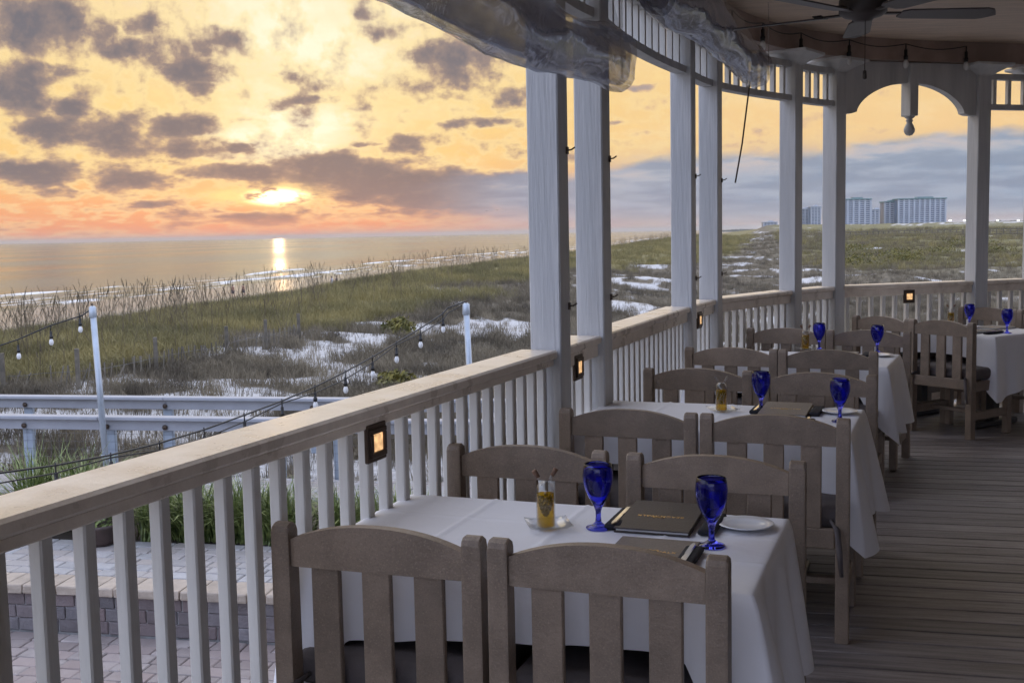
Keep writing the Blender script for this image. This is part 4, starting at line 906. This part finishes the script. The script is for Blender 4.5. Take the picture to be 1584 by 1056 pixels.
# ------------------------------------------------------------------ towers and far coast
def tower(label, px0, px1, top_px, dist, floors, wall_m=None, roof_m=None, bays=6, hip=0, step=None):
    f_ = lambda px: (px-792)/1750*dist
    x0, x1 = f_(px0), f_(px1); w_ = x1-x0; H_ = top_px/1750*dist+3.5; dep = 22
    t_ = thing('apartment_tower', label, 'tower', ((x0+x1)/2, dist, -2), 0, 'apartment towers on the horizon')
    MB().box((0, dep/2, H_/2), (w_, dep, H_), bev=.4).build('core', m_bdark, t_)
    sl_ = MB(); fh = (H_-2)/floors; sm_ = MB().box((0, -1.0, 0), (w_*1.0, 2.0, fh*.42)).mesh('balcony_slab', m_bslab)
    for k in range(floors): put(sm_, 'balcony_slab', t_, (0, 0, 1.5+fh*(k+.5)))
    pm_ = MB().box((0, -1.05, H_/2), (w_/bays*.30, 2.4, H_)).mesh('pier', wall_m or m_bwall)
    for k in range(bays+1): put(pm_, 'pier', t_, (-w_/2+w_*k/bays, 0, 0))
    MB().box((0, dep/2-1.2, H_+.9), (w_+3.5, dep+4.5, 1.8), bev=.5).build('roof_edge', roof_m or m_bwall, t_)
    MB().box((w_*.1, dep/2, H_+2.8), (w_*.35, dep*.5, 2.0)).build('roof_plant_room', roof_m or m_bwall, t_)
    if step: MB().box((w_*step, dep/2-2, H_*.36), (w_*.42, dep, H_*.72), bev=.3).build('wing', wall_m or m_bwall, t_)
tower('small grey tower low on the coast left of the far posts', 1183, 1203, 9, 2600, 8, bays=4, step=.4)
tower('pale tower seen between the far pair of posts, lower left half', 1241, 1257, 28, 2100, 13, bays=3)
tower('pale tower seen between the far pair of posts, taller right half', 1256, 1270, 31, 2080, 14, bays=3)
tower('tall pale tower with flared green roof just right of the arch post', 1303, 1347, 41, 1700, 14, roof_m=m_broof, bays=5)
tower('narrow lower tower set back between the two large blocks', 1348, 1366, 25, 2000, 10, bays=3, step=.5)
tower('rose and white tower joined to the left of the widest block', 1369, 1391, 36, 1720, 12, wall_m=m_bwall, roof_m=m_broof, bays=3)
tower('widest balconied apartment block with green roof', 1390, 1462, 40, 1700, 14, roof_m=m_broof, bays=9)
def woods(name, px0, px1, dist, hmin, hmax, z0, seed):
    n = 90; xs_ = np.linspace((px0-792)/1750*dist, (px1-792)/1750*dist, n); hs = hmin+(hmax-hmin)*fbm(xs_/(dist*.012), xs_*0, 4, seed)
    P_ = []
    for k in range(n):
        for (dy_, f_) in ((-20, 0), (-12, .7), (0, 1), (14, .8), (30, 0)): P_.append((xs_[k], dist+dy_, z0+hs[k]*f_+rng.normal(0, .3)))
    struct(MB().grid(P_, n, 5).build(name, m_wood), 'stuff')
woods('far_coast_woods', 1105, 1215, 3600, 3, 13, -7, 5)
woods('far_tree_line', 1205, 1480, 1660, 1, 5, -1, 8); woods('far_tree_line', 1455, 1640, 1100, 2.5, 6.5, -.5, 9)
for k, (px, py) in enumerate([(1470, 341), (1492, 341), (1543, 341), (1562, 344.5), (1575, 341)]):
    D_ = 1050; x = (px-792)/1750*D_; z = 1.6+(361-.0198*(px-792)-py)/1750*D_
    t_ = thing('flood_light', ['lit white floodlight just right of the widest block', 'lit white floodlight left of the arch post', 'lit white floodlight first right of the arch post', 'lower lit white floodlight right of the arch post', 'lit white floodlight nearest the right edge'][k], 'floodlight', (x, D_, z), 0, 'lit floodlights beyond the dunes')
    MB().tube([(0, .4, 0), (0, .4, -(z+.5))], .12, 6).build('mast', m_pole, t_); MB().box((0, 0, 0), (2.2, .3, 1.0)).build('lamp_head', m_far_lamp, t_)
# far boardwalk across the dunes
bw = thing('dune_boardwalk', 'brown boardwalk railing crossing the dunes in the distance', 'boardwalk', (0, 0, 0))
path = [(60, 214), (72, 222), (84, 226), (96, 224), (108, 218), (124, 208), (142, 196)]; cr = catmull([(*q, 0) for q in path], 10)
bz = [max(hgt(q.x, q.y), -.6)+.25 for q in cr]; bz = list(np.convolve(np.pad(bz, 6, 'edge'), np.ones(13)/13, 'valid'))
for (nm, dz_) in (('rail', .95), ('rail', .5), ('walkway', .02)): MB().tube([(q.x, q.y, bz[k]+dz_) for k, q in enumerate(cr)], .07 if nm == 'rail' else .12, 5).build(nm, m_slat, bw)
pm_ = MB().box((0, 0, 0), (.16, .16, 2.2)).mesh('post', m_slat)
for k, q in enumerate(cr): put(pm_, 'post', bw, (q.x, q.y, bz[k]-.1))

# ------------------------------------------------------------------ chairs
def rounded(c, d, r, n=3):
    bm = bmesh.new(); bmesh.ops.create_cube(bm, size=1)
    for q in bm.verts: q.co = Vector((q.co.x*d[0], q.co.y*d[1], q.co.z*d[2]))
    bmesh.ops.bevel(bm, geom=bm.edges[:], offset=r, segments=n, profile=.5, affect='EDGES'); bm.verts.index_update()
    mb = MB().raw([tuple(q.co+Vector(c)) for q in bm.verts], [tuple(q.index for q in p_.verts) for p_ in bm.faces], True); bm.free(); return mb
CW = .572
def leg_mesh(sg):          # rear leg, top rounded front to back, slight rake above the seat
    pr = [(-.028, 0), (.028, 0), (.028, .44), (.024, .855), (.018, .868), (.006, .875), (-.008, .875), (-.02, .868), (-.026, .855), (-.028, .44)]
    mb = MB(); n = len(pr); xs_ = (sg*(CW/2-.05), sg*(CW/2-.045), sg*(CW/2-.005), sg*CW/2); ins = (.004, 0, 0, .004); V_ = []
    for x_, i_ in zip(xs_, ins):
        for (y_, z_) in pr: V_.append((x_, y_*(1-i_*12), z_-(i_ if z_ > .8 else 0)))
    f_ = [(a*n+k, a*n+(k+1) % n, (a+1)*n+(k+1) % n, (a+1)*n+k) for a in range(3) for k in range(n)] + [tuple(range(n)), tuple(range(3*n, 4*n))]
    return mb.raw(V_, f_)
def make_chair():
    t_ = thing('dining_chair', '', 'chair', (0, 0, 0)); hw = CW/2-.052
    for sg in (-1, 1): leg_mesh(sg).build('rear_leg', m_chair, t_)
    for sg in (-1, 1): MB().box((sg*(CW/2-.03), .455, .215), (.05, .055, .43), bev=.005).build('front_leg', m_chair, t_)
    top = [(-hw, .765)]+[(hw*k/10, .765) for k in range(-9, 10)]+[(hw, .765)]; arc = [(hw*(1-2*k/20), .836+.043*(1-abs(1-2*k/20)**2.2)) for k in range(21)]
    MB().prism(top+arc, -.017, .013).build('top_rail', m_chair, t_)
    for k in (-1, 0, 1): MB().box((k*.142, -.002, .605), (.078, .020, .322), bev=.003).build('back_slat', m_chair, t_)
    MB().box((0, -.002, .405), (2*hw-.002, .03, .078), bev=.004).build('back_rail', m_chair, t_)
    MB().box((0, .455, .39), (2*hw-.01, .03, .075), bev=.004).build('front_rail', m_chair, t_)
    for sg in (-1, 1): MB().box((sg*(CW/2-.03), .235, .39), (.032, .385, .075), bev=.004).build('side_rail', m_chair, t_)
    for sg in (-1, 1): MB().box((sg*(CW/2-.03), .235, .17), (.03, .385, .06), bev=.004).build('stretcher', m_chair, t_)
    MB().box((0, .235, .17), (2*hw+.0, .05, .028), bev=.004).build('cross_stretcher', m_chair, t_)
    cu = rounded((0, .262, .475), (CW-.03, .47, .09), .034); cu.v = [(x, y, z+.012*math.cos(x*5)*math.cos((y-.262)*5)*(z > .475)) for x, y, z in cu.v]; c_ = cu.build('cushion', m_cush, t_)
    for sg in (-1, 1): MB().tube([(sg*(hw-.02), .02, .47), (sg*(hw+.01), -.045, .45), (sg*(hw+.02), -.05, .36), (sg*(hw+.028), -.045, .27)], [.006, .012, .012, .008], 5).build('tie', m_cush, c_)
    return t_
CH = [(-.348, 2.762, -20, 'taupe slat-back chair in the left foreground, back to the viewer, beside the railing'), (.207, 2.560, -20, 'taupe slat-back chair in the right foreground, nearest to the viewer'),
      (.041, 3.804, 160, 'chair on the far left of the first table, by the railing, behind the oil bottle'), (.641, 3.572, 160, 'chair on the far right of the first table behind the leather folders'),
      (.464, 4.553, -21, 'chair on the near left of the second table, back to the viewer'), (1.012, 4.348, -21, 'chair on the near right of the second table, back to the viewer'),
      (.965, 5.865, 158, 'chair on the far left of the second table, behind the oil bottle'), (1.52, 5.60, 156, 'chair on the far right of the second table, by the aisle'),
      (1.34, 6.89, -24, 'chair on the near left of the third table, back to the viewer'), (1.865, 6.65, -24.5, 'chair on the near right of the third table, back to the viewer'),
      (1.985, 8.16, 152, 'chair on the far left of the third table by the middle railing'), (2.49, 7.87, 151, 'chair on the far right of the third table'),
      (2.975, 9.06, -58, 'left chair of the near side of the far table, partly hidden by its neighbour'), (3.27, 8.57, -58, 'chair at the far table with its whole back, seat and legs in view'),
      (4.14, 9.80, 122, 'chair on the far side of the last table, by the railing'), (4.44, 9.31, 122, 'chair on the far side of the last table at the right edge')]
c0 = make_chair()
for k, (x, y, a, lab) in enumerate(CH):
    c = c0 if k == 0 else dup(c0)
    c.location = (x, y, .001); c.rotation_euler = (0, 0, R(a)+random.uniform(-.015, .015)); c['label'] = lab; c['group'] = 'slat-back chairs at the four tables'

# ------------------------------------------------------------------ tables, cloths, settings
TB = [(.103+.0, 3.116, -20), (.93, 5.09, -21.5), (1.86, 7.36, -24.5), (3.64, 9.21, -58)]
TN = ['first table in the foreground', 'second table', 'third table', 'far table at the right']
TLx, TWy, TZ = 1.22, .74, .75
def cloth(k, seed):
    rs = random.Random(seed); ph = [rs.uniform(0, 6.28) for _ in range(8)]; nx_, ny_ = 133, 81; V_ = []; F_ = []
    cr_x = [TLx*(a_-.5) for a_ in (.25, .5, .75)]; cr_y = [TWy*(a_-.5) for a_ in (.33, .66)]
    for j in range(ny_):
        for i in range(nx_):
            x = -TLx/2+TLx*i/(nx_-1); y = -TWy/2+TWy*j/(ny_-1); z = .0008*math.sin(x*9+ph[0])*math.sin(y*11+ph[1])
            for c in cr_x: z += .0035*max(0, 1-abs(x-c)/.012)
            for c in cr_y: z += .0035*max(0, 1-abs(y-c)/.012)
            ex = min(TLx/2-abs(x), TWy/2-abs(y)); z -= .004*max(0, 1-ex/.012)
            V_.append((x, y, TZ+.004+z))
    for j in range(ny_-1):
        for i in range(nx_-1): F_.append((j*nx_+i, j*nx_+i+1, (j+1)*nx_+i+1, (j+1)*nx_+i))
    per = [(i, 0) for i in range(nx_)]+[(nx_-1, j) for j in range(1, ny_)]+[(i, ny_-1) for i in range(nx_-2, -1, -1)]+[(0, j) for j in range(ny_-2, 0, -1)]
    NPr = len(per); prev = [j*nx_+i for i, j in per]; RG = 14
    for g in range(1, RG+1):
        t2 = g/RG; cur = []
        for k2, (i, j) in enumerate(per):
            x = -TLx/2+TLx*i/(nx_-1); y = -TWy/2+TWy*j/(ny_-1); ax, ay = x/(TLx/2), y/(TWy/2)
            ex, ey = TLx/2-abs(x), TWy/2-abs(y)
            nxv = math.copysign(1, x)*max(0, 1-ex/.10)**1.5 if ey > 1e-6 or ex < .1 else 0; nyv = math.copysign(1, y)*max(0, 1-ey/.10)**1.5 if True else 0
            if ex > 1e-6: nyv = math.copysign(1, y)
            if ey > 1e-6: nxv = math.copysign(1, x)
            l_ = math.hypot(nxv, nyv) or 1; nxv /= l_; nyv /= l_
            corner = math.exp(-((max(ex, ey)/.11)**2)); end = max(0, 1-ex/.16) if ey <= 1e-6 else 1.0
            dr = .185+.025*math.sin(x*4+ph[2]) + (.245+.02*math.sin(y*9+ph[3]))*end + .03*corner
            rip = (.022*math.sin(k2*.118+ph[4])+.012*math.sin(k2*.29+ph[5]))*t2*(.4+end)
            fl_ = 0.006+.075*corner*t2**.8+.030*end*t2+rip
            tk = -.05*corner*0
            V_.append((x+nxv*fl_, y+nyv*fl_, TZ+.002-dr*t2-(.002))); cur.append(len(V_)-1)
        for k2 in range(NPr): F_.append((prev[k2], cur[k2], cur[(k2+1) % NPr], prev[(k2+1) % NPr]))
        prev = cur
    return MB().raw(V_, F_, True)
CLB = ['white creased cloth on the first table in the foreground', 'white cloth on the second table', 'white cloth on the third table with a pointed hanging corner', 'white cloth on the far table at the right edge']
for k, (x, y, a) in enumerate(TB):
    t_ = thing('dining_table', 'dark pedestal table under the cloth of the '+TN[k], 'table', (x, y, 0), R(a), 'dining tables under white cloths')
    MB().box((0, 0, TZ-.016), (TLx-.01, TWy-.01, .03), bev=.004).build('tabletop', m_wood_dark, t_)
    for sx in (-.34, .34):
        MB().box((sx, 0, .39), (.075, .075, .68), bev=.006).build('pedestal', m_black, t_); MB().box((sx, 0, .025), (.08, .56, .045), bev=.01).build('foot', m_black, t_)
    cb = cloth(k, 10+k).build('tablecloth', m_cloth, None, (x, y, .0), R(a)); tag(cb, CLB[k], 'tablecloth', 'white tablecloths')
# goblets
gp = [(0, .0), (.034, .0), (.0365, .003), (.034, .006), (.018, .011), (.009, .019), (.0075, .035), (.0080, .050), (.013, .066), (.026, .088), (.036, .110), (.0425, .135), (.0435, .155), (.0415, .175), (.0395, .187), (.0383, .188), (.0375, .187), (.0393, .174), (.0410, .155), (.0400, .136), (.0335, .112), (.023, .090), (.009, .070), (0, .067)]
gob_me = MB().lathe(gp, 40).mesh('goblet', m_blue)
TT = TZ+.0055
def onto(k, b_, a_): 
    x, y, an = TB[k]; c, s_ = math.cos(R(an)), math.sin(R(an)); return (x+c*b_-s_*a_, y+s_*b_+c*a_)
GB = [(.237, 3.174, 'blue goblet next to the oil bottle on the first table'), (.524, 2.965, 'blue goblet nearest the viewer, right on the first table'), (1.146, 5.182, 'blue goblet next to the oil bottle on the second table'), (1.423, 4.878, 'blue goblet at the near right of the second table'),
      (2.125, 7.79, 'blue goblet next to the oil bottle on the third table'), (2.44, 7.52, 'blue goblet at the right of the third table'), (3.80, 9.36, 'blue goblet at the middle of the far table'), (3.833, 8.72, 'blue goblet at the near right corner of the far table')]
for (x, y, lab) in GB: tag(put(gob_me, 'goblet', None, (x, y, TT)), lab, 'goblet', 'cobalt blue goblets on the tables')
# oil and vinegar bottles
def cruet(label, x, y, rz, corks):
    t_ = thing('oil_bottle', label, 'oil bottle', (x, y, TT+.0055), rz, 'double oil and vinegar bottles')
    h_, r_ = .104, .0275
    MB().lathe([(0, 0), (r_-.002, 0), (r_, .003), (r_, h_), (r_-.001, h_+.008), (r_*.82, h_+.020), (r_*.5, h_+.027), (0, h_+.029), (0, h_+.027), (r_*.46, h_+.025), (r_*.76, h_+.018), (r_-.0025, h_+.006), (r_-.0022, .004), (0, .004)], 28).build('bottle', m_clear, t_)
    oil = MB().lathe([(0, .0046), (r_-.0030, .0046), (r_-.0030, .098), (0, .098)], 28).build('oil', m_oil, t_)
    cl_ = MB(); rs = random.Random(9)
    for k in range(46):
        f_ = k/45; z = .034+.056*f_; rr_ = .017*math.sin(min(1, f_*1.05+.08)*1.75)**1.0; a = k*2.4
        s_ = .0055; cl_.lathe([(0, -s_), (s_*.8, -s_*.55), (s_, 0), (s_*.8, s_*.55), (0, s_)], 7, (rr_*1.02*math.cos(a), rr_*1.02*math.sin(a), z))
    cl_.build('grape_bulb', m_herb, t_)
    for sg in (-1, 1):
        p0_ = (.008*sg, 0, h_+.02); p1_ = (.016*sg, 0, h_+.035); p2_ = (.030*sg, 0, h_+.056)
        sp = MB().tube([p0_, p1_, p2_], [.005, .0045, .0045], 8).build('spout', m_clear, t_)
        if corks:
            MB().tube([(.021*sg, 0, h_+.043), (.034*sg, 0, h_+.063)], [.0060, .0078], 8).build('cork', m_cork, sp)
    return t_
dish_pts = []
def dish(label, x, y, rz):
    P_ = []; N_ = 9
    for i in range(N_):
        for j in range(N_):
            a_, b_ = -1+2*i/(N_-1), -1+2*j/(N_-1); e_ = max(abs(a_), abs(b_)); P_.append((.062*a_, .062*b_, .002+.010*max(0, e_-.6)/.4+.004*a_*a_*b_*b_))
    mb = MB().grid(P_, N_, N_)
    top = [(x_, y_, z_+.0035) for x_, y_, z_ in P_]; mb.grid(top, N_, N_)
    bd = [i for i in range(N_)]+[i*N_+N_-1 for i in range(1, N_)]+[(N_-1)*N_+i for i in range(N_-2, -1, -1)]+[i*N_ for i in range(N_-2, 0, -1)]
    mb.f += [(bd[i], bd[(i+1) % len(bd)], bd[(i+1) % len(bd)]+N_*N_, bd[i]+N_*N_) for i in range(len(bd))]; mb.sm += [True]*len(bd)
    tag(mb.build('glass_dish', m_clear, None, (x, y, TT), rz), label, 'glass dish', 'square glass dishes under the oil bottles')
OB = [(.087, 3.180, 'oil bottle with two brown corks on the first table', 1, 20), (.967, 5.205, 'oil bottle with bare glass spouts on the second table', 0, -18), (2.035, 7.81, 'corked oil bottle on the third table', 1, 0), (3.72, 9.55, 'corked oil bottle on the far table by the railing', 1, -20)]
for k, (x, y, lab, ck, rz) in enumerate(OB):
    cruet(lab, x, y, R(rz), ck); dish('square glass dish under the oil bottle of the '+TN[k], x+.008, y+.01, R(-20+28))
# menus
def text_mesh(body, size, mt_):
    cu = bpy.data.curves.new('lettering', 'FONT'); cu.body = body; cu.size = size; cu.align_x = 'CENTER'; cu.align_y = 'CENTER'; cu.extrude = .0002; cu.space_character = 1.12; cu.resolution_u = 3
    o = bpy.data.objects.new('lettering', cu); COL.objects.link(o); dg = bpy.context.evaluated_depsgraph_get(); me = bpy.data.meshes.new_from_object(o.evaluated_get(dg)); bpy.data.objects.remove(o)
    me.name = 'lettering'; me.materials.clear(); me.materials.append(mt_); return me
txt = text_mesh('BEACH WALK', .020, m_gold)
fl_mb = MB()
for sg in (-1, 1):
    fl_mb.tube([(0, .010, 0), (.006*sg, .015, 0), (.013*sg, .0135, 0), (.017*sg, .009, 0), (.013*sg, .0065, 0)], .0008, 4)
fl_mb.tube([(-.004, -.009, 0), (0, .011, 0), (.004, -.009, 0)], .0009, 4)
flo = fl_mb.mesh('emblem', m_gold)
def menu(label, x, y, rz, mt_, tilt=0.0, z=0.0, letters=True):
    t_ = thing('menu_folder', label, 'menu', (x, y, TT+z), (tilt, 0, rz), 'leather menu folders on the tables')
    MB().box((0, 0, .0025), (.215, .28, .003), bev=.001).build('back_cover', mt_, t_); MB().box((0, -.002, .0078), (.205, .268, .007)).build('pages', m_porc, t_)
    MB().box((0, 0, .0135), (.215, .28, .004), bev=.0015).build('front_cover', mt_, t_)
    if letters: put(txt, 'lettering', t_, (0, .012, .0160)); put(flo, 'emblem', t_, (.004, .012, .0160))
E20 = R(-20)
menu('dark leather menu lying upside down at the far side of the first table', .425, 3.225, E20+math.pi, m_menu, -.05, .006)
menu('tan leather menu at the near side of the first table, lettering upright', .345, 2.865, E20, m_menu2)
menu('leather menu at the far side of the second table', *onto(1, .28, .17), R(-21.5)+math.pi, m_menu2, -.05, .006)
menu('leather menu at the far side of the third table', *onto(2, .25, .17), R(-24.5)+math.pi, m_menu2)
menu('leather menu at the near left of the far table', *onto(3, .28, -.17), R(-58), m_menu)
menu('leather menu on the far side of the far table', *onto(3, .20, .19), R(-58)+math.pi, m_menu2)
# plates, napkins, cutlery
plate_m = MB().lathe([(0, .003), (.045, .003), (.052, .005), (.078, .013), (.080, .0145), (.078, .016), (.052, .009), (.045, .0065), (0, .0065)], 36).mesh('side_plate', m_porc)
for k, (b_, a_, lab) in enumerate([(.505, .22, 'white side plate at the far right corner of the first table'), (.515, .21, 'white side plate at the far right corner of the second table'), (.505, .20, 'white side plate at the far right of the third table')]):
    tag(put(plate_m, 'side_plate', None, (*onto(k, b_, a_), TT)), lab, 'side plate', 'white side plates on the tables')
nap_m = rounded((0, 0, .009), (.05, .21, .018), .008, 2).mesh('napkin', m_napkin)
kn_m = MB()
kp = [(-.008, -.09), (-.0085, -.02), (-.006, .0), (-.009, .02), (-.009, .09), (-.002, .115), (.006, .10), (.007, .0), (.0075, -.09)]
n_ = len(kp); kn_m.raw([(a_, b_, .0) for a_, b_ in kp]+[(a_*.7, b_, .0035) for a_, b_ in kp], [tuple(range(n_-1, -1, -1)), tuple(range(n_, 2*n_))]+[(i, (i+1) % n_, n_+(i+1) % n_, n_+i) for i in range(n_)])
kn_m = kn_m.mesh('knife', m_steel)
fk = MB()
for j in range(4): fk.tube([(-.0105+.007*j, .045, .003), (-.0105+.007*j, .075, .001), (-.0105+.007*j, .095, .005)], [.0016, .0014, .0008], 5)
fk.raw([(-.012, .046, .0015), (.012, .046, .0015), (.009, .030, .003), (-.009, .030, .003), (-.012, .046, .004), (.012, .046, .004), (.009, .030, .0055), (-.009, .030, .0055)], [(0, 1, 2, 3), (4, 5, 6, 7), (0, 1, 5, 4), (1, 2, 6, 5), (2, 3, 7, 6), (3, 0, 4, 7)])
fk.tube([(0, .032, .004), (0, 0, .004), (0, -.09, .003)], [.005, .003, .0055], 6); fk = fk.mesh('fork', m_steel)
def rel(k, dx_, dy_, rz, me_, name, lab, cat, grp, z=0.0): tag(put(me_, name, None, (*onto(k, dx_, dy_), TT+z), R(TB[k][2])+rz), lab, cat, grp)
for k in range(3):
    nm = TN[k]
    rel(k, .150, .19, 0, nap_m, 'napkin', 'black folded napkin left of the far menu on the '+nm, 'napkin', 'black napkins on the tables')
    rel(k, .150, .195, math.pi, kn_m, 'knife', 'steel knife left of the far menu on the '+nm, 'knife', 'steel knives on the tables', .019)
    rel(k, .415, .20, 0, nap_m, 'napkin', 'black folded napkin right of the far menu on the '+nm, 'napkin', 'black napkins on the tables')
    rel(k, .415, -.165, 0, nap_m, 'napkin', 'black folded napkin by the near goblet on the '+nm, 'napkin', 'black napkins on the tables')
    rel(k, .412, -.165, 0, kn_m, 'knife', 'steel knife on the napkin by the near goblet on the '+nm, 'knife', 'steel knives on the tables', .019)
    rel(k, .19, -.175, 0, fk, 'fork', 'steel fork left of the near menu on the '+nm, 'fork', 'steel forks on the tables', .001)
rel(3, .47, -.19, 0, nap_m, 'napkin', 'black folded napkin at the near right corner of the far table', 'napkin', 'black napkins on the tables')
rel(3, .47, -.19, 0, kn_m, 'knife', 'steel knife on the napkin at the near right corner of the far table', 'knife', 'steel knives on the tables', .019)

# ------------------------------------------------------------------ sea air
HZ = bpy.data.materials.new('sea_haze'); HZ.use_nodes = True; t = NT(HZ.node_tree); t.n.remove(P(HZ)); pv = t.add('ShaderNodeVolumePrincipled')
pv.inputs['Color'].default_value = (.80, .86, .95, 1); pv.inputs['Density'].default_value = .00006; pv.inputs['Anisotropy'].default_value = .6
t.l.new(pv.outputs[0], t.n['Material Output'].inputs['Volume'])
struct(MB().box((0, 2000, 12.0), (62000, 64000, 104)).build('haze', HZ), 'stuff')
